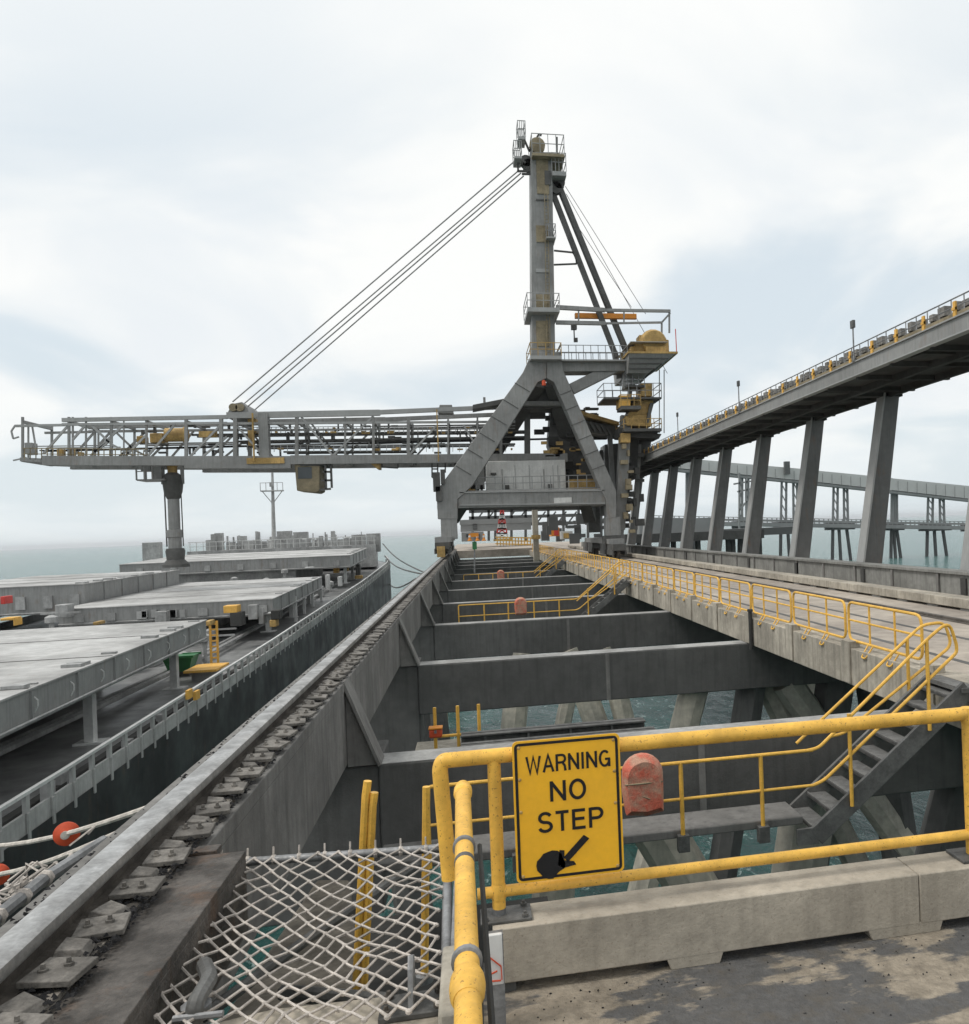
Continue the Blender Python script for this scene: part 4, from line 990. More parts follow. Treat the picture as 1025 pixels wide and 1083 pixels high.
hatch(57,74,(-22.9,-22.9),-33,-2.25,-2.15,1.7,False)
# small panels between hatches
rg = random.Random(5)
b = MB()
for k_ in range(16):
    y = rg.choice((44,46,49,77,80,82)); x = rg.uniform(-30,-15.5); g_ = gun(y)[1]; h = rg.uniform(.5,1.6); b.cbox((x,y,g_+h/2), rg.uniform(.4,2.2), rg.uniform(.5,1.4), h)
each(b, 'deck_box','shipgrey',sh)
b = MB()
for k_ in range(5):
    p_, q_ = P(150+k_*10,645,Y=52.9), P(156+k_*10,653,Y=52.9); b.box(p_.x,q_.x,52.86,52.96,q_.z,p_.z)
each(b, 'cover_cleat','crane_lt',sh)
def shipthing(name, lab, cat, px, py, Y): 
    g_ = gun(Y)[1]; p_ = P(px,py,Y=Y); return thing(name, lab, cat, (p_.x,Y,g_)), p_, g_
# yellow ladder (fixed)
lad = MB(); a, c = P(222,657,Y=42.5), P(231,706,Y=42.5)
for x in (a.x,c.x): lad.bar((x,42.5,a.z),(x+.0,42.5,c.z+.1),.09,.09)
for k_ in range(8): z = c.z+.2+(a.z-c.z-.2)*k_/7.5; lad.bar((a.x,42.5,z),(c.x,42.5,z),.07,.07)
lad.build('deck_ladder','yellow_far',sh)
b = MB(); p_ = P(205,708,Y=40); b.box(p_.x-.3,p_.x+1.0,39.6,41.6,p_.z-.1,p_.z); b.build('yellow_step','yellow_far',sh)
b = MB(); b.box(p_.x-.1,p_.x+.7,40,41.4,gun(40)[1]-.05,p_.z-.1); b.build('step_base','shipgrey',sh)
b = MB()
for xp,yp in ((200,734),(208,735)): q = P(xp,yp,X=-9.62); b.cbox(q,.1,.45,.3)
each(b, 'rail_marker','yellow_far',sh)
# green skip
p_ = P(192,702,Y=42); t = thing('skip_bin', 'small green open bin on the ship deck beside the yellow ladder', 'bin', (p_.x,42,gun(42)[1]))
c = P(192,700,Y=42); b = MB(); b.hexa([(c.x-.42,41.6,c.z-.4),(c.x+.42,41.6,c.z-.4),(c.x+.42,42.3,c.z-.4),(c.x-.42,42.3,c.z-.4),(c.x-.62,41.4,c.z+.3),(c.x+.62,41.4,c.z+.3),(c.x+.62,42.5,c.z+.3),(c.x-.62,42.5,c.z+.3)]); b.build('body','green',t)
b = MB().box(c.x-.68,c.x+.68,41.34,41.42,c.z+.24,c.z+.34); b.box(c.x-.68,c.x+.68,42.48,42.56,c.z+.24,c.z+.34); b.build('rim','green',t)
b = MB().box(c.x-.4,c.x+.4,41.7,42.2,gun(42)[1]-.03,c.z-.4); b.build('cradle','crane_dk',t)
# winch box with yellow top, dark vent
for (x0,y0,x1,y1,Y,m_,nm) in ((236,641,251,648,50,'yellow_far','yellow_winch'),(243,648,256,662,50,'under','winch_bed'),(286,646,296,655,52,'under','dark_vent'),(285,656,292,663,52,'ochre','vent_base'),(283,648,287,649,52,'shipwhite','vent_flap'),(216,657,222,662,41.5,'ochre','lamp_box'),(273,643,279,660,52.8,'shipgrey','support_post'),(352,592,358,606,88,'yellow_far','yellow_ladder'),(363,598,368,604,90,'ochre','yellow_box'),(344,608,348,622,80,'shipwhite','vent_post'),(357,610,361,620,80,'shipwhite','vent_post'),(376,597,381,612,92,'crane_dk','vent_post'),(375,609,383,612,90,'ochre','yellow_box'),(150,574,170,600,98,'shipgrey','deck_house'),(0,631,5,639,48,'red','red_box'),(58,640,72,653,52,'shipgrey','deck_box'),(14,655,14.8,662,46,'yellow_far','yellow_post'),(0,654,14,656,46,'yellow_far','yellow_rail'),(98,658,104,661,44,'ochre','yellow_box'),(322,600,331,601,80,'shipwhite','pipe'),(262,640,272,655,52.5,'shipgrey','deck_box')):
    a, c = P(x0,y0,Y=Y), P(x1,y1,Y=Y); MB().box(a.x,c.x,Y,Y+.8,c.z,a.z).build(nm,m_,sh,.03)
b = MB()
for k_ in range(4):
    q = P(312+k_*9,634-k_*6,Y=61+k_*4.5); g_ = gun(q.y)[1]; b.box(q.x-.08,q.x+.08,q.y,q.y+.25,g_,-3.9)
each(b, 'cover_support','shipwhite',sh)
b = MB(); rg = random.Random(21)
for (ya_,yb_,n_) in ((41.5,52,26),(76,84,34)):
    for k_ in range(n_):
        y = rg.uniform(ya_,yb_); x = rg.uniform(-30,-12.4); g_ = gun(y)[1]; h = rg.uniform(.3,2.3 if x < -15 else 1.1)
        if rg.random() < .4: b.lathe((x,y,g_),[(.12,0),(.12,h),(.3,h+.02),(.3,h+.3),(.1,h+.4)],10)
        elif rg.random() < .5: b.cbox((x,y,g_+h/2), rg.uniform(.2,1.3), rg.uniform(.2,1), h)
        else: b.bar((x,y,g_+h),(x+rg.uniform(-2.5,2.5),y,g_+h),.09,.09)
each(b,'deck_fitting','shipgrey',sh)
b = MB()
for k_ in range(26):
    y = rg.uniform(8,100); x, z = gun(y); x -= rg.uniform(.5,.95); h = rg.uniform(.15,.5); b.cbox((x,y,z+h/2),rg.uniform(.1,.3),rg.uniform(.15,.5),h)
each(b,'deck_bitts','shipgrey',sh)
b = MB()
for k_ in range(10):
    y = 19+k_*2.2; xx = -10.3-(y-17.5)*.0504; b.tube([(xx+.02,y,-4.0),(xx+.10,y,-3.85),(xx+.10,y,-3.7),(xx+.02,y,-3.62)],.018,5)
each(b,'cover_handle','shipwhite',sh)
# pipes on deck
b = MB()
for x_, r_ in ((-13.2,.12),(-13.6,.08)): b.tube([(x_,5,-5.7),(x_,44,-5.7),(x_,80,-4.9),(x_,100,-4.2)],r_,6)
each(b, 'deck_pipe','shipgrey',sh)

# ================================================================== MOORING ROPES WITH RAT GUARDS
gr_ = 'white mooring ropes in the lower left'
def mrope(a, b_, lab):
    t = thing('mooring_rope', lab, 'rope', b_, gr_)
    a, b_ = Vector(a), Vector(b_); pts = [a.lerp(b_,k_/10)-Vector((0,0,.12*math.sin(math.pi*k_/10))) for k_ in range(11)]
    MB().tube(pts,.022,7).build('strand','rope',t); return pts
def px_of(p):
    d_ = p.dot(_F); return CX+FP*p.dot(_R)/d_
def guard(a, b_, px, lab, r):
    lo, hi = 0., 1.
    for _ in range(40):
        m_ = (lo+hi)/2
        if px_of(a.lerp(b_,m_)) < px: lo = m_
        else: hi = m_
    c = a.lerp(b_,lo)-Vector((0,0,.12*math.sin(math.pi*lo)))
    t = thing('rat_guard', lab, 'rope guard', c, 'red rat guards on the ropes')
    for nm, prof, m_ in (('disc',[(.02,-.03),(r,-.006),(r,.006),(.03,.05)],'redorange'),('hub',[(.035,-.06),(.035,.06)],'rope')):
        me = MB().lathe((0,0,0),prof,22,'y').build(nm,m_); me.parent = t
    t.rotation_euler = (R(4),0,-math.atan2(b_.x-a.x,b_.y-a.y)-R(30))
ra, rb = P(-60,895,X=-6), P(172,849,X=-2.28); mrope(ra, rb, 'upper white mooring rope running past the red disc to the wharf edge')
rc_, rd_ = P(-60,928,X=-6), P(143,873,X=-2.28); mrope(rc_, rd_, 'lower white mooring rope passing beneath the red disc')
guard(ra, rb, 70, 'red round rat guard disc on the upper mooring rope', .102)
guard(rc_, rd_, -3, 'red round rat guard at the left border of the photo', .102)
# bow lines in the distance
for (a, b_, lab) in (((405,575),(450,606),'upper thin bow line from the ship to the wharf'),((407,588),(446,607),'lower thin bow line from the ship to the wharf'),((412,618),(440,612),'thin slack line at the ship bow')):
    p_ = P(*a,Y=106); q_ = P(*b_,X=-2.42); t = thing('bow_line', lab, 'rope', q_, 'thin bow lines at the far end of the ship')
    pts = [p_.lerp(q_,k_/8)-Vector((0,0,.4*math.sin(math.pi*k_/8))) for k_ in range(9)]
    MB().tube(pts,.06,5,[.07-.03*k_/8 for k_ in range(9)]).build('strand','galv_dk',t)

# ================================================================== NEAR FIELD: SAFETY NET BAY
def safety_net(lab, C, nx, nyy, pipes=True):
    """C: four corners near-left, near-right, far-right, far-left"""
    C = [Vector(q) for q in C]; t = thing('safety_net', lab, 'safety net', C[0], 'knotted rope safety nets')
    def S_(u, v):
        p = C[0].lerp(C[1],u).lerp(C[3].lerp(C[2],u),v)
        return p-Vector((0,0,.07*math.sin(math.pi*u)*math.sin(math.pi*v)+.012*math.sin(23*u+9*v)*math.sin(17*v)))+Vector((.014*math.sin(19*u+11*v),.016*math.sin(14*v+13*u),0))
    b = MB()
    # diamond mesh: strands zigzag between neighbouring columns
    for i in range(nx):
        for sgn in (0,1):
            pts = []
            for j in range(nyy*2+1):
                off = .5 if j % 2 else 0.
                if sgn: off = 1-off
                pts.append(S_((i+off)/nx, j/(nyy*2))+Vector((0,0,.004*sgn)))
            b.tube(pts,.0070,5)
    for i in range(nx+1):
        for j in range(nyy+1):
            b.lathe(S_(i/nx, j/nyy)-Vector((0,0,.007)),[(.005,-.004),(.013,.002),(.013,.012),(.005,.018)],6)
    # zig along the edges to lash to the frame
    b.build('mesh','netrope',t)
    if pipes:
        def wr(p, q, r, m_, nm):
            MB().tube([p,q],r,10).build(nm,m_,t)
        wr(C[0]+Vector((-.05,-.5,-.03)), C[3]+Vector((-.05,.05,-.03)), .032,'galv_dk','frame_pipe')
        wr(C[3]+Vector((-.08,.03,-.02)), C[2]+Vector((.06,.03,-.02)), .026,'galv','frame_pipe')
        wr(C[1]+Vector((.04,-.3,-.02)), C[2]+Vector((.04,.05,-.02)), .026,'galv','frame_pipe')
        b = MB()
        for k_ in range(13):
            q = (C[0]+Vector((-.05,-.5,-.03))).lerp(C[3]+Vector((-.05,.05,-.03)),k_/12.5+.02); b.lathe(q,[(.036,-.012),(.041,-.006),(.041,.01),(.036,.014)],9,'y')
        for k_ in range(9):
            q = C[3].lerp(C[2],(k_+.4)/9)+Vector((0,.03,-.02)); b.lathe(q,[(.029,-.01),(.034,0),(.029,.012)],8,'x'); b.tube([q+Vector((0,0,.03)),q+Vector((.0,.01,.075))],.006,5)
        each(b, 'lashing','netrope',t)
    return t
NZ = -1.9
c0 = Vector((-1.27,3.42,NZ)); c1 = Vector((-.2,3.55,NZ)); c2v = P(466,896,Z=NZ); c3v = P(222,912,Z=NZ)
safety_net('white rope safety net stretched over the gap between rail girder and yellow handrail', (c0,c1,c2v,c3v), 11, 12)
safety_net('small frayed net scrap left of the crane rail at the left border', ((-2.85,3.9,-1.95),(-2.36,3.9,-1.82),(-2.36,5.6,-1.82),(-2.7,5.6,-1.95)), 4, 14, False)
t = thing('edge_pipe', 'grey lashed pipe along the outer wharf edge at the left border', 'pipe', (-2.5,4,-1.8))
MB().tube([(-2.34,1,-1.80),(-2.34,5.2,-1.80),(-2.31,5.9,-1.84)],.035,9).build('pipe','galv',t)
b = MB()
for k_ in range(9):
    b.lathe((-2.34,3.3+k_*.24,-1.80),[(.038,-.02),(.05,-.01),(.046,.01),(.038,.03)],7,'y')
each(b, 'lashing','netrope',t)
b = MB(); rg = random.Random(4)
for k_ in range(14):
    y = rg.uniform(4.6,5.9); b.tube([(-2.36,y,-1.76),(-2.38+rg.uniform(-.08,.08),y+rg.uniform(-.05,.05),-1.72),(-2.46+rg.uniform(-.08,.05),y+rg.uniform(-.1,.1),-1.8)],.007,4)
each(b, 'rope_scrap','netrope',t)
# lifting eye near the net
t = thing('shackle', 'grey steel pipe shackle at the near left corner of the safety net', 'shackle', (-1.1,3.6,-1.95))
b = MB(); b.tube(smooth_bend([P(205,1083,Z=-1.95),P(206,1062,Z=-1.86),P(222,1035,Z=-1.86),P(216,1020,Z=-1.9)],.04),.034,9); b.build('eye','galv_dk',t)
MB().lathe(P(208,1075,Z=-1.96),[(.06,0),(.06,.05),(.04,.06)],10).build('collar','galv',t)
MB().tube([P(183,1078,Z=-1.9),P(236,1072,Z=-1.9)],.014,7).build('pin','galv',t)
# concrete ledge at the bottom, with bracket
t = thing('ledge', 'pale concrete ledge in the bottom foreground in front of the net', 'ledge', (-.7,3.3,-2.2))
a = [P(225,1083,Z=-2.0),P(290,1066,Z=-2.0),P(470,1046,Z=-2.0)]
MB().prism([(-1.2,1.0),(-.16,1.0),(-.16,a[2].y),(a[1].x,a[1].y),(a[0].x-.05,a[0].y-.0)],-2.35,-2.0,'xy').build('block','kerb',t,.012)
t = thing('anchor_bracket', 'grey bolted anchor bracket with upright lug beside the yellow pipe foot', 'bracket', (-.33,3.85,-1.99))
a = P(436,1062,Z=-1.98)
MB().box(a.x-.13,a.x+.15,a.y-.09,a.y+.09,-1.998,-1.975).build('base_plate','galv_dk',t,.004)
b = MB().prism([(a.y-.07,-1.975),(a.y+.08,-1.975),(a.y+.06,-1.80),(a.y+.01,-1.78),(a.y-.03,-1.82)],a.x-.012,a.x+.012,'yz'); b.build('lug','galv',t,.003)
for dx_, dy_ in ((-.1,-.06),(-.1,.06),(.11,-.06),(.11,.06)):
    MB().lathe((a.x+dx_,a.y+dy_,-1.976),[(.02,0),(.02,.018),(.01,.019),(.009,.035)],6).build('bolt','railside',t)
# down in the bay under the net
t = thing('lower_ledge', 'grey brown concrete ledge deep under the safety net', 'ledge', (-1,5.5,-4))
q = [P(300,1040,Z=-3.2),P(410,1010,Z=-3.2),P(370,930,Z=-3.6),P(335,930,Z=-3.6)]
b = MB().hexa([(q[0].x-.4,q[0].y-1.2,-4.6),(q[1].x,q[1].y-1.2,-4.6),(q[2].x,q[2].y,-4.6),(q[3].x,q[3].y,-4.6),(q[0].x-.4,q[0].y-1.2,-3.2),(q[1].x,q[1].y-1.2,-3.2),(q[2].x,q[2].y,-3.6),(q[3].x,q[3].y,-3.6)]); b.build('block','ledge_brown',t,.03)
MB().box(-2.2,.8,3.65,11.1,-5.1,-4.75).build('dark_backing','under',t)  # dark slab added to darken the bay and hide the water below
t = thing('well_pipe', 'dark diagonal pipe crossing under the safety net', 'pipe', (-1,4.5,-2.6))
MB().tube([P(215,1075,Z=-2.5),P(330,990,Z=-2.6),P(440,915,Z=-2.7)],.035,9).build('pipe','galv_dk',t)
MB().tube([P(415,1060,Z=-2.7),P(300,1050,Z=-2.9)],.05,9).build('branch','galv_dk',t)
def well_rails():
    t = thing('well_ladder', 'yellow ladder rails rising through the well left of the yellow handrails', 'ladder', P(385,1050,Y=6))
    for xp,xq,yt in ((387,376,826),(394,384,838)):
        MB().tube([P(xq,1060,Y=6),P(xp,yt+15,Y=6),P(xp+2,yt,Y=6)],.027,8).build('stringer','yellow',t)
    b = MB()
    for k_ in range(6): 
        p_, q_ = P(387.5-k_*2.1,870+k_*36,Y=6), P(393.5-k_*2.1,872+k_*36,Y=6); b.tube([p_,q_],.016,6)
    each(b, 'rung','yellow',t)
    t = thing('well_post', 'thin yellow post standing in the well left of the foreground yellow pipe', 'post', P(450,1030,Y=6))
    MB().tube([P(449,1035,Y=6),P(451,832,Y=6)],.026,8).build('tube','yellow',t)
    MB().lathe(P(449,1038,Y=6),[(.06,0),(.06,.05),(.035,.06)],10).build('socket','galv',t)
well_rails()
# inner bay wall below the deck edge
t = thing('near_crossbeam', 'dark concrete beam under the near deck, seen through the net', 'beam', (0,3,-3)); 
MB().box(-2.3,9,2.2,3.6,-3.9,-2.45).build('beam','conc_dark',t,.02)
MB().box(-.11,-.03,-2,3.95,-2.6,-1.98).build('deck_edge','conc_pale',t,.008)
b = MB().box(-.16,-.06,3.9,5.35,-1.98,-1.90); b.box(-.12,-.1,3.9,5.35,-1.9,-1.8); b.build('edge_channel','galv',t)

# ================================================================== KERB, GUARDRAIL, SIGN
t = thing('kerb', 'pale concrete kerb raised on feet along the edge of the near deck', 'kerb', (2,3.78,-1.97))
KJ = P(971,960,Y=3.7).x
for x0,x1 in ((.03,KJ-.0015),(KJ+.0015,4.5)):
    MB().box(x0,x1,3.68,3.9,-1.925,-1.69).build('block','kerb',t,.006)
for x0p,x1p in ((709,760),(922,993)):
    x0, x1 = P(x0p,1020,Y=3.7).x, P(x1p,1000,Y=3.7).x
    b = MB().hexa([(x0,3.681,-1.971),(x1,3.681,-1.971),(x1,3.89,-1.971),(x0,3.89,-1.971),(x0-.02,3.681,-1.915),(x1+.02,3.681,-1.915),(x1+.02,3.89,-1.915),(x0-.02,3.89,-1.915)]); b.build('foot','kerb',t,.004)
MB().box(2.6,2.95,3.7,3.9,-1.971,-1.92).build('foot','kerb',t)
MB().box(.03,.12,3.7,3.9,-1.971,-1.92).build('foot','conc_dark',t)
GY = 3.8
t = thing('guardrail', 'thick yellow tubular guardrail on the near kerb carrying the warning sign', 'guardrail', (.08,GY,-1.69), 'near yellow handrails')
zT = P(800,776,Y=GY).z; zL = P(800,905,Y=GY).z; zT = -.985
xl_ = P(470,860,Y=GY).x
MB().tube(smooth_bend([(xl_+.012,GY,-1.5),(xl_-.012,GY,-1.02),(xl_+.0,GY,zT),(1.,GY,zT),(5,GY,zT)],.12,7),.0335,14).build('top_rail','yellow',t)
MB().tube([(-.03,GY,-1.58),(5,GY,-1.58)],.025,12).build('low_rail','yellow',t)
b = MB().tube([(.062,GY,zT),(.062,GY,-1.65)],.029,14); b.build('post','yellow',t)
MB().tube([(.062,GY,-1.65),(.062,GY,-1.69)],.03,12).build('post_foot','galv',t)
MB().box(-.02,.2,GY-.08,GY+.07,-1.689,-1.676).build('base_plate','galv_dk',t,.003)
for x_,y_ in ((-.0,-.06),(.17,-.06),(.17,.05)): MB().lathe((x_,GY+y_,-1.677),[(.014,0),(.014,.014),(.007,.015),(.007,.025)],6).build('bolt','galv_dk',t)
xr_ = P(1022,820,Y=GY).x+.02
MB().tube([(xr_,GY,zT),(xr_,GY,-1.69)],.031,14).build('post','yellow',t)
MB().lathe((xr_,GY,zT-.03),[(.032,-.02),(.037,0),(.037,.04),(.032,.06)],14).build('collar','yellow',t)
MB().box(xr_-.1,xr_+.1,GY-.08,GY+.08,-1.689,-1.674).build('base_plate','galv_dk',t,.003)
MB().lathe((.062,GY,-1.615),[(.0295,0),(.033,.012),(.033,.055),(.0295,.07)],14).build('collar','yellow',t)
# foreground pipe
t = thing('handrail_pipe', 'thick yellow handrail pipe running straight towards the viewer with grey clamps', 'handrail', (-.05,2.4,-1.97), 'near yellow handrails')
def fp(y): return Vector((-.07+(3.55-y)*.016, y, -1.03))
pts = [fp(3.55),fp(3.53),fp(3.0),fp(2.5),fp(2.0),fp(1.2),fp(.4)]
MB().tube(pts,.03,18,[.022,.03,.03,.03,.03,.03,.03]).build('pipe','yellow',t)
for y_ in (2.86,2.10):
    c = fp(y_); MB().lathe(c,[(.031,-.012),(.037,-.009),(.037,.009),(.031,.012)],18,'y').build('clamp','galv',t)
c = fp(2.72); MB().lathe(c,[(.0305,-.012),(.032,-.01),(.032,.014),(.0305,.016)],18,'y').build('clamp','galv_dk',t)
c = fp(1.98); MB().lathe(c,[(.031,-.06),(.034,-.055),(.039,-.035),(.041,0),(.039,.03),(.034,.05),(.031,.055)],20,'y').build('tee_collar','yellow',t)
MB().tube([fp(1.98),fp(1.98)-Vector((0,0,.93))],.03,12).build('post','yellow',t)
c = fp(3.46); MB().lathe(c,[(.0305,-.03),(.036,-.02),(.036,.03),(.0305,.04)],16,'y').build('end_socket','yellow',t)
MB().tube([fp(3.46),fp(3.46)-Vector((0,0,.93))],.027,12).build('post','yellow',t)
MB().tube([(-.01,3.05,-1.10),(.02,1.0,-1.10)],.009,6).build('gap_shade','under',t)  # thin dark tube painting the shaded gap beside the pipe
# pale marker board
t = thing('marker_board', 'narrow scuffed white marker board with red scribble on a grey post by the kerb end', 'marker board', (.02,3.4,-1.97))
a, c = P(514,990,Y=3.4), P(533,1041,Y=3.4)
MB().box(a.x,c.x,3.4,3.42,c.z,a.z).build('board','white',t,.004)
MB().box(a.x+.004,c.x+.004,3.421,3.46,-1.97,a.z-.01).build('post','galv',t)
b = MB()
for p_, q_ in (((517,1012),(530,1022)),((530,1022),(531,1036)),((518,1031),(526,1027)),((519,1038),(530,1037))): b.bar(P(*p_,Y=3.397),P(*q_,Y=3.397),.004,.006,(0,1,0))
each(b, 'scribble','redorange',t)
t = thing('pipe_stub', 'short pale grey post stub between the net and the foreground pipe', 'post', (-.12,4.0,-2.0))
MB().box(-.19,-.10,3.35,3.9,-2.3,-1.83).build('block','conc_pale',t,.015)
# sign
t = thing('warning_sign', 'yellow sign with black border reading WARNING NO STEP and a smudged arrow', 'sign', (.385,3.745,-1.58))
a, c = P(541,785,Y=3.74), P(661,925,Y=3.74); bl = P(547,932,Y=3.74); tr = P(655,776,Y=3.74)
x0, x1 = (a.x+bl.x)/2, (c.x+tr.x)/2; z1, z0 = (a.z+tr.z)/2, (c.z+bl.z)/2
def rrect(x0,x1,z0,z1,r,n=4):
    out = []
    for cx_,cz_,a0_ in ((x1-r,z1-r,0),(x0+r,z1-r,90),(x0+r,z0+r,180),(x1-r,z0+r,270)):
        for k_ in range(n+1): out.append((cx_+r*math.cos(R(a0_+90*k_/n)), cz_+r*math.sin(R(a0_+90*k_/n))))
    return out
MB().prism(rrect(x0,x1,z0,z1,.022),3.745,3.751,'xz').build('panel','signyellow',t)
def ring(i0, i1, r, yf, name, m_):
    o_, n_ = rrect(x0+i0,x1-i0,z0+i0,z1-i0,r), rrect(x0+i1,x1-i1,z0+i1,z1-i1,r*.7); n = len(o_)
    vs = [(x_,yf,z_) for x_,z_ in o_+n_]; fs = [(i_,(i_+1)%n,(i_+1)%n+n,i_+n) for i_ in range(n)]
    vs += [(x_,yf+.0015,z_) for x_,z_ in o_+n_]; fs += [(i_+2*n,i_+3*n,(i_+1)%n+3*n,(i_+1)%n+2*n) for i_ in range(n)]
    fs += [(i_,i_+2*n,(i_+1)%n+2*n,(i_+1)%n) for i_ in range(n)]+[(i_+n,(i_+1)%n+n,(i_+1)%n+3*n,i_+3*n) for i_ in range(n)]
    MB().add(vs,fs).build(name,m_,t)
ring(.009,.021,.02,3.7432,'border','signblack')
SW, SH = x1-x0, z1-z0
def arc(cx_, cy_, rx, ry, a0_, a1_, n=10): return [(cx_+rx*math.cos(R(a0_+(a1_-a0_)*k_/n)), cy_+ry*math.sin(R(a0_+(a1_-a0_)*k_/n))) for k_ in range(n+1)]
GL = {  # width, strokes on a 1 high letter
 'W': (1.0, [[(.06,1),(.27,0),(.5,.96),(.73,0),(.94,1)]]),
 'A': (.74, [[(.05,0),(.37,1),(.69,0)],[(.17,.34),(.57,.34)]]),
 'R': (.72, [[(.08,0),(.08,1)],[(.08,.94)]+[(.4,.94)]+arc(.42,.72,.22,.22,90,-90,8)+[(.08,.5)],[(.46,.5),(.6,.3),(.64,0)]]),
 'N': (.74, [[(.08,0),(.08,1)],[(.66,0),(.66,1)],[(.08,.95),(.66,.05)]]),
 'I': (.24, [[(.12,0),(.12,1)]]),
 'G': (.78, [arc(.4,.5,.32,.44,45,345,18)+[(.70,.46),(.42,.46)],[(.70,.46),(.70,0)]]),
 'O': (.80, [arc(.4,.5,.32,.44,0,360,24)]),
 'S': (.68, [arc(.34,.72,.25,.22,20,180,8)+arc(.34,.70,.25,.20,190,260,4)+arc(.34,.28,.27,.22,80,0,6)+arc(.34,.28,.27,.22,-10,-165,8)]),
 'T': (.64, [[(.32,0),(.32,1)],[(.02,.93),(.62,.93)]]),
 'E': (.66, [[(.08,0),(.08,1)],[(.08,.93),(.62,.93)],[(.08,.52),(.58,.52)],[(.08,.07),(.62,.07)]]),
 'P': (.68, [[(.08,0),(.08,1)],[(.08,.93),(.4,.93)]+arc(.4,.70,.22,.23,90,-90,8)+[(.08,.47)]])}
def sign_text(txt, u0, u1, v0, v1, th=.15):
    tw = sum(GL[c][0] for c in txt)+.12*(len(txt)-1); X0_, Z0_ = x0+SW*u0, z1-SH*v1
    sx, sz = SW*(u1-u0)/tw, SH*(v1-v0); cur = 0; th_ = th*(sz*.62+sx*.38)
    for li, c in enumerate(txt):
        b = MB()
        for si, stroke in enumerate(GL[c][1]):
            pts = [(X0_+(cur+a_)*sx, Z0_+q_*sz) for a_, q_ in stroke]
            pts = [p_ for i_, p_ in enumerate(pts) if i_ == 0 or math.hypot(p_[0]-pts[i_-1][0], p_[1]-pts[i_-1][1]) > 1e-5]
            closed = pts[0] == pts[-1] or (abs(pts[0][0]-pts[-1][0])+abs(pts[0][1]-pts[-1][1]) < 1e-4)
            vs = []; n = len(pts)
            for i_, p_ in enumerate(pts):
                pa = pts[i_-1] if i_ > 0 else (pts[-2] if closed else None); pb = pts[i_+1] if i_ < n-1 else (pts[1] if closed else None)
                def nrm(a, b_): l = math.hypot(b_[0]-a[0], b_[1]-a[1]); return (-(b_[1]-a[1])/l, (b_[0]-a[0])/l)
                if pa and pb:
                    n1, n2 = nrm(pa,p_), nrm(p_,pb); mx_, mz_ = n1[0]+n2[0], n1[1]+n2[1]; l = math.hypot(mx_,mz_) or 1
                    mx_, mz_ = mx_/l, mz_/l; k2 = min(2.4, 1/max(.3, mx_*n1[0]+mz_*n1[1])); nn = (mx_*k2, mz_*k2)
                else: nn = nrm(pa,p_) if pa else nrm(p_,pb)
                yy = 3.7425-.00025*si
                vs += [(p_[0]+nn[0]*th_/2, yy, p_[1]+nn[1]*th_/2), (p_[0]-nn[0]*th_/2, yy, p_[1]-nn[1]*th_/2)]
            b.add(vs, [(2*i_,2*i_+1,2*i_+3,2*i_+2) for i_ in range(n-1)])
        b.build('letter', 'signblack', t); cur += GL[c][0]+.12
sign_text('WARNING', .12,.905,.112,.232)
sign_text('NO', .33,.67,.30,.445)
sign_text('STEP', .21,.82,.515,.66)
sg = lambda u,v: (x0+SW*u, z1-SH*v)
b = MB()
def poly(pts): b.prism([sg(*q) for q in pts],3.7418,3.7434,'xz')
poly([(.63,.705),(.68,.735),(.475,.885),(.435,.85)])
poly([(.40,.795),(.445,.80),(.44,.87),(.53,.885),(.55,.91),(.43,.925),(.38,.9)])
b.build('arrow','signblack',t)
b = MB()
rg = random.Random(2); pts = []
for k_ in range(18):
    an = 2*math.pi*k_/18; rr = 1+rg.uniform(-.13,.13); pts.append((.31+.125*rr*math.cos(an), .89+.095*rr*math.sin(an)))
poly(pts); b.build('smudge','signblack',t)
for u,v in ((.06,.045),(.94,.045),(.06,.50),(.94,.50),(.06,.955),(.94,.955),(.06,.27),(.94,.27)):
    q = sg(u,v); MB().lathe((q[0],3.744,q[1]),[(.008,0),(.006,-.003),(.002,-.004)],8,'y').build('rivet','ochre',t)
for z_ in (zT,): MB().box(x0+.05,x1-.05,3.7515,3.7635,z_-.02,z_+.02).build('mounting_strap','galv',t)

# ================================================================== BEYOND THE SHIPLOADER AND FAR BACKGROUND
def far_box(name, lab, cat, rect, Y, th, m_, extra=None, grp=None):
    a, c = P(rect[0],rect[1],Y=Y), P(rect[2],rect[3],Y=Y); t = thing(name, lab, cat, (a.x,Y,c.z), grp)
    MB().box(a.x,c.x,Y,Y+th,c.z,a.z).build('body',m_,t,.02)
    if extra:
        for nm, r_, mm in extra:
            a, c = P(r_[0],r_[1],Y=Y-.08), P(r_[2],r_[3],Y=Y-.08); MB().box(a.x,c.x,Y-.08,Y-.005,c.z,a.z).build(nm,mm,t)
    return t
far_box('concrete_column','pale concrete column behind the portal beam, left of the yellow handrails','column',(563,536,571,600),82,1,'conc_pale',[('plate',(562,566,572,570),'ochre')])
far_box('shed','long low grey shed on the far deck beneath the portal beam','shed',(487,553,562,560),110,6,'fargrey',[('roof',(486,550,563,552.5),'fargrey'),('door',(500,554,505,560),'fardark')])
far_box('site_hut','small grey hut on the far deck left of the striped tower','hut',(488,563,512,572),100,4,'fargrey',[('window',(493,565,497,568),'glass'),('door',(504,565,508,572),'fardark')])
far_box('container','red and orange container right of the striped tower','container',(583,558,592,567),95,3,'orange',[('door',(586,559,591,566),'red')])
far_box('cable_drum_box','pale equipment box on the far deck by the handrails','box',(594,562,606,570),92,2,'farpale',[('panel',(596,564,602,569),'ochre')])
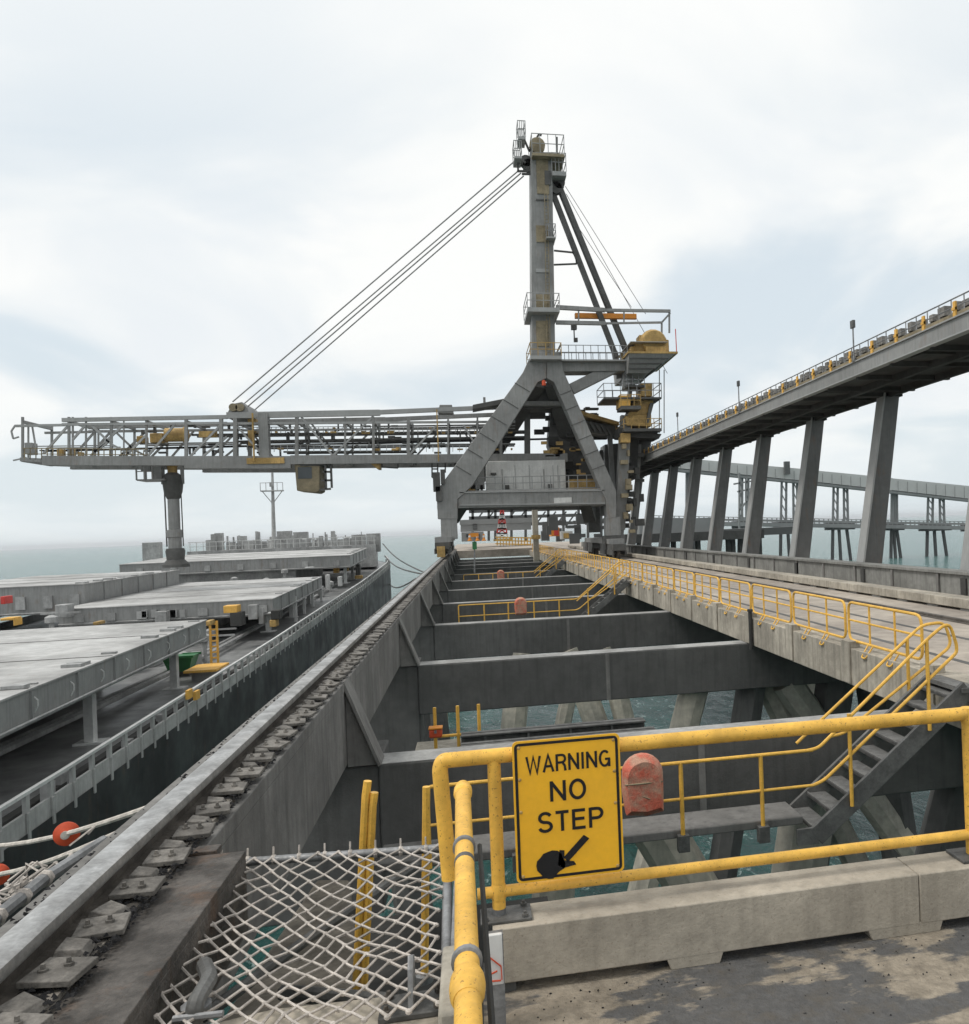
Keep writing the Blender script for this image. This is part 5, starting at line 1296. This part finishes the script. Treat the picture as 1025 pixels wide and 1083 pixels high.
for i_, (xp,lab) in enumerate(((497,'leftmost small orange work marker beneath the portal beam'),(505,'small orange work marker second from the left beneath the portal beam'),(512,'small orange work marker nearest the green pole beneath the portal beam'))):
    p_ = P(xp,572,Y=98); t = thing('work_marker',lab,'marker',p_,'orange work markers beneath the portal beam')
    MB().lathe(p_,[(.25,0),(.25,.12),(.14,.15),(.08,.8)],10).build('cone','orange',t); MB().lathe(p_+Vector((0,0,.4)),[(.15,0),(.12,.2)],10).build('band','white',t)
# striped tower
t = thing('striped_tower','red and white striped lattice tower under the portal beam','tower',P(531,570,Y=95))
for k_ in range(6):
    y0_, y1_ = 569-k_*5, 564-k_*5; w0, w1 = 6-k_*.8, 6-(k_+1)*.8
    a = [P(531-w0,y0_,Y=95),P(531+w0,y0_,Y=95),P(531+w1,y1_,Y=95),P(531-w1,y1_,Y=95)]
    b = MB()
    for i_ in range(4): b.bar(a[i_],a[(i_+1)%4],.14,.14)
    b.bar(a[0],a[2],.12,.12); b.bar(a[1],a[3],.12,.12)
    b.build('stage','red' if k_%2 else 'white',t)
MB().box(a[0].x-.8,a[1].x+.8,94.6,96,P(531,572,Y=95).z,P(531,570,Y=95).z).build('base','ochre',t)
# green light pole
t = thing('signal_pole','thin pole with a green lamp standing in the well before the shiploader','pole',P(502,604,Y=56))
MB().tube([P(502,606,Y=56),P(502,566,Y=56)],.05,6).build('pole','galv',t)
a = P(502,577,Y=56); MB().box(a.x-.14,a.x+.14,55.9,56.1,a.z-.25,a.z+.25).build('green_lamp','green',t)
a = P(502,567,Y=56); MB().box(a.x-.25,a.x+.25,55.8,56.2,a.z-.05,a.z+.2).build('cap','orange',t)
# far gantry lattice under the portal beam
t = thing('far_gantry','far dark lattice gantry seen beneath the portal beam','gantry',P(540,570,Y=120))
b = MB(); rg = random.Random(9)
for xp in (500,517,524,541,556,580,596,612,622,636): b.bar(P(xp,572,Y=120),P(xp,537,Y=120),.35,.35)
each(b, 'post','fardark',t)
b = MB()
for yp in (541,548,556): b.bar(P(496,yp,Y=120),P(640,yp-4,Y=120),.35,.45)
for k_ in range(12): b.bar(P(500+k_*11,556,Y=120),P(511+k_*11,541,Y=120),.18,.2)
b.build('truss','fardark',t)
b = MB()
for k_ in range(22): 
    p_ = P(rg.uniform(575,640),rg.uniform(548,572),Y=rg.uniform(90,112)); b.cbox(p_,rg.uniform(.4,1.6),.5,rg.uniform(.3,1.6))
each(b, 'machinery','fardark',t)
# far deck yellow handrail
t = thing('far_handrail','yellow handrail crossing the far deck under the shiploader','handrail',P(540,575,Y=92))
b = MB()
for yp in (568,571.5,575): b.bar(P(524,yp,Y=92),P(562,yp+1,Y=92),.12,.12)
each(b, 'rail','yellow_far',t); b = MB()
for k_ in range(12): b.bar(P(526+k_*3.2,568,Y=92),P(526+k_*3.2,577,Y=92),.1,.1)
each(b, 'post','yellow_far',t)
# far inclined conveyor
FY = 190.
t = thing('far_conveyor','long pale enclosed conveyor gallery crossing behind the pylons','conveyor',P(860,553,Y=FY))
pts = [(672,481),(760,489),(850,497),(940,506),(1120,524)]
b = MB()
for (x0_,y0_),(x1_,y1_) in zip(pts,pts[1:]):
    hA = 10+(x0_-672)*.011; hB = 10+(x1_-672)*.011
    a, c = P(x0_,y0_+hA/2,Y=FY), P(x1_,y1_+hB/2,Y=FY); s_ = FY/FP/.93
    b.bar(a,c,3.5,hA*FY/FP*1.03,(0,0,1),None,hB*FY/FP*1.1)
b.build('gallery','farpale',t)
b = MB()
for k_ in range(40):
    xp = 680+k_*10; yp = 481+(xp-672)*.0965; b.bar(P(xp,yp+.6,Y=FY-2.3),P(xp+.1,yp+12,Y=FY-2.3),.12,.15)
each(b, 'seam','fargrey',t)
b = MB()
for (x0_,y0_),(x1_,y1_) in zip(pts,pts[1:]): b.bar(P(x0_,y0_+12.3+(x0_-672)*.008,Y=FY-1),P(x1_,y1_+12.3+(x1_-672)*.008,Y=FY-1),2,.55)
b.build('underframe','fargrey',t)
gtw = 'far steel trestle towers under the pale conveyor'
for i_, (xs,yt) in enumerate((((832,838),502),((891,897),505),((1,1),0))):
    pass
for i_, (xc_, wd, lab) in enumerate(((729,3,'far tower pair seen between the left pylons'),(787,5,'far braced tower left of the middle of the pale conveyor'),(835,9,'far braced tower in the middle below the pale conveyor'),(889,8,'far twin tower just left of the large leaning pylon'),(946,3,'far tower partly behind the largest leaning pylon'),(990,9,'far braced tower near the right border'),(1032,6,'far tower cut by the right border'))):
    yt = 493+(xc_-672)*.105; yb = 551+(xc_-700)*.012
    t = thing('trestle_tower',lab,'tower',P(xc_,yb,Y=FY),gtw)
    b = MB()
    for dx_ in (-wd,-wd*.4,wd*.5,wd): b.bar(P(xc_+dx_,yb,Y=FY),P(xc_+dx_*.9,yt,Y=FY),.45,.45)
    each(b, 'leg','fargrey',t); b = MB()
    n_ = 4
    for k_ in range(n_):
        ya_, yb_ = yt+(yb-yt)*k_/n_, yt+(yb-yt)*(k_+1)/n_
        b.bar(P(xc_-wd,ya_,Y=FY),P(xc_-wd*.4,yb_,Y=FY),.2,.2); b.bar(P(xc_+wd*.5,ya_,Y=FY),P(xc_+wd,yb_,Y=FY),.2,.2)
    each(b, 'brace','fargrey',t)
    c = P(xc_,yb+3,Y=FY)
    MB().box(c.x-(wd+4)*.235,c.x+(wd+4)*.235,FY-2,FY+3,c.z-.9,c.z+.9).build('pile_cap','fardark',t)
    b = MB()
    for dx_, rk in ((-wd,-.5),(-wd*.2,.2),(wd*.8,.9)):
        q = P(xc_+dx_,yb+5,Y=FY); b.tube([(q.x,FY,q.z),(q.x+rk,FY,WZ-1)],.42,8)
    each(b, 'pile','fardark',t)
    if i_ == 2:
        q = P(900*0+828,489,Y=FY); MB().box(q.x-.6,q.x+.6,FY-3,FY-2,q.z-3,q.z).build('sheave_house','fardark',t)
t = thing('far_trestle','far low trestle roadway with railing along the horizon behind the pylons','trestle',P(900,556,Y=FY))
a, c = P(690,553,Y=FY), P(1120,560,Y=FY)
MB().bar(a,c,5,.9).build('deck','fargrey',t)
b = MB().bar(a+Vector((0,-2,1.6)),c+Vector((0,-2,1.5)),.15,.15); b.bar(a+Vector((0,-2,.95)),c+Vector((0,-2,.95)),.12,.5)
n_ = 90
for k_ in range(n_): q = a.lerp(c,k_/n_)+Vector((0,-2,0)); b.bar(q+Vector((0,0,.4)),q+Vector((0,0,1.6)),.2,.2)
b.build('railing','fargrey',t)
# middle platform
t = thing('mid_platform','dark platform on piles with a grey wall behind the left pylons','platform',P(730,567,Y=115))
a, c = P(676,550,Y=115), P(764,565.5,Y=115); MB().box(a.x,c.x,115,121,c.z,a.z).build('wall','fargrey',t)
a, c = P(660,565.6,Y=115), P(806,569,Y=115); MB().box(a.x,c.x,114,124,c.z,a.z).build('deck','under',t)
a, c = P(764,560,Y=116), P(850,563.5,Y=116); MB().box(a.x,c.x,116,122,c.z-.1,a.z).build('deck','fardark',t)
b = MB()
for xp in (676,686,712,730,738,770,775,783,789,797,803):
    q = P(xp,569,Y=116); b.tube([(q.x,116,q.z),(q.x,116,WZ-1)],.4,8)
each(b, 'pile','under',t)
t = thing('cable_crane','small lattice service frame between the middle pylons','frame',P(785,560,Y=150))
b = MB()
for (p_, q_) in (((782,500),(782,562)),((790,505),(790,562)),((780,520),(800,516)),((782,540),(790,530)),((782,548),(798,548)),((798,535),(798,560)),((776,512),(800,508)),((790,525),(798,535))): b.bar(P(*p_,Y=150),P(*q_,Y=150),.3,.3)
b.build('lattice','fargrey',t)
print('OBJECTS', len(bpy.data.objects))

# ================================================================== HAZE
hm = bpy.data.materials.new('haze'); hm.use_nodes = True
hn = hm.node_tree; hn.nodes.remove(hn.nodes['Principled BSDF'])
pv = hn.nodes.new('ShaderNodeVolumePrincipled'); pv.inputs['Color'].default_value = (.93,.96,1,1); pv.inputs['Density'].default_value = .00013; pv.inputs['Anisotropy'].default_value = .2
hn.links.new(pv.outputs[0], hn.nodes['Material Output'].inputs['Volume']); M['haze'] = hm
hz_ = MB().box(-9100,9100,-400,14100,WZ-1,32).build('haze','haze'); hz_['kind'] = 'stuff'
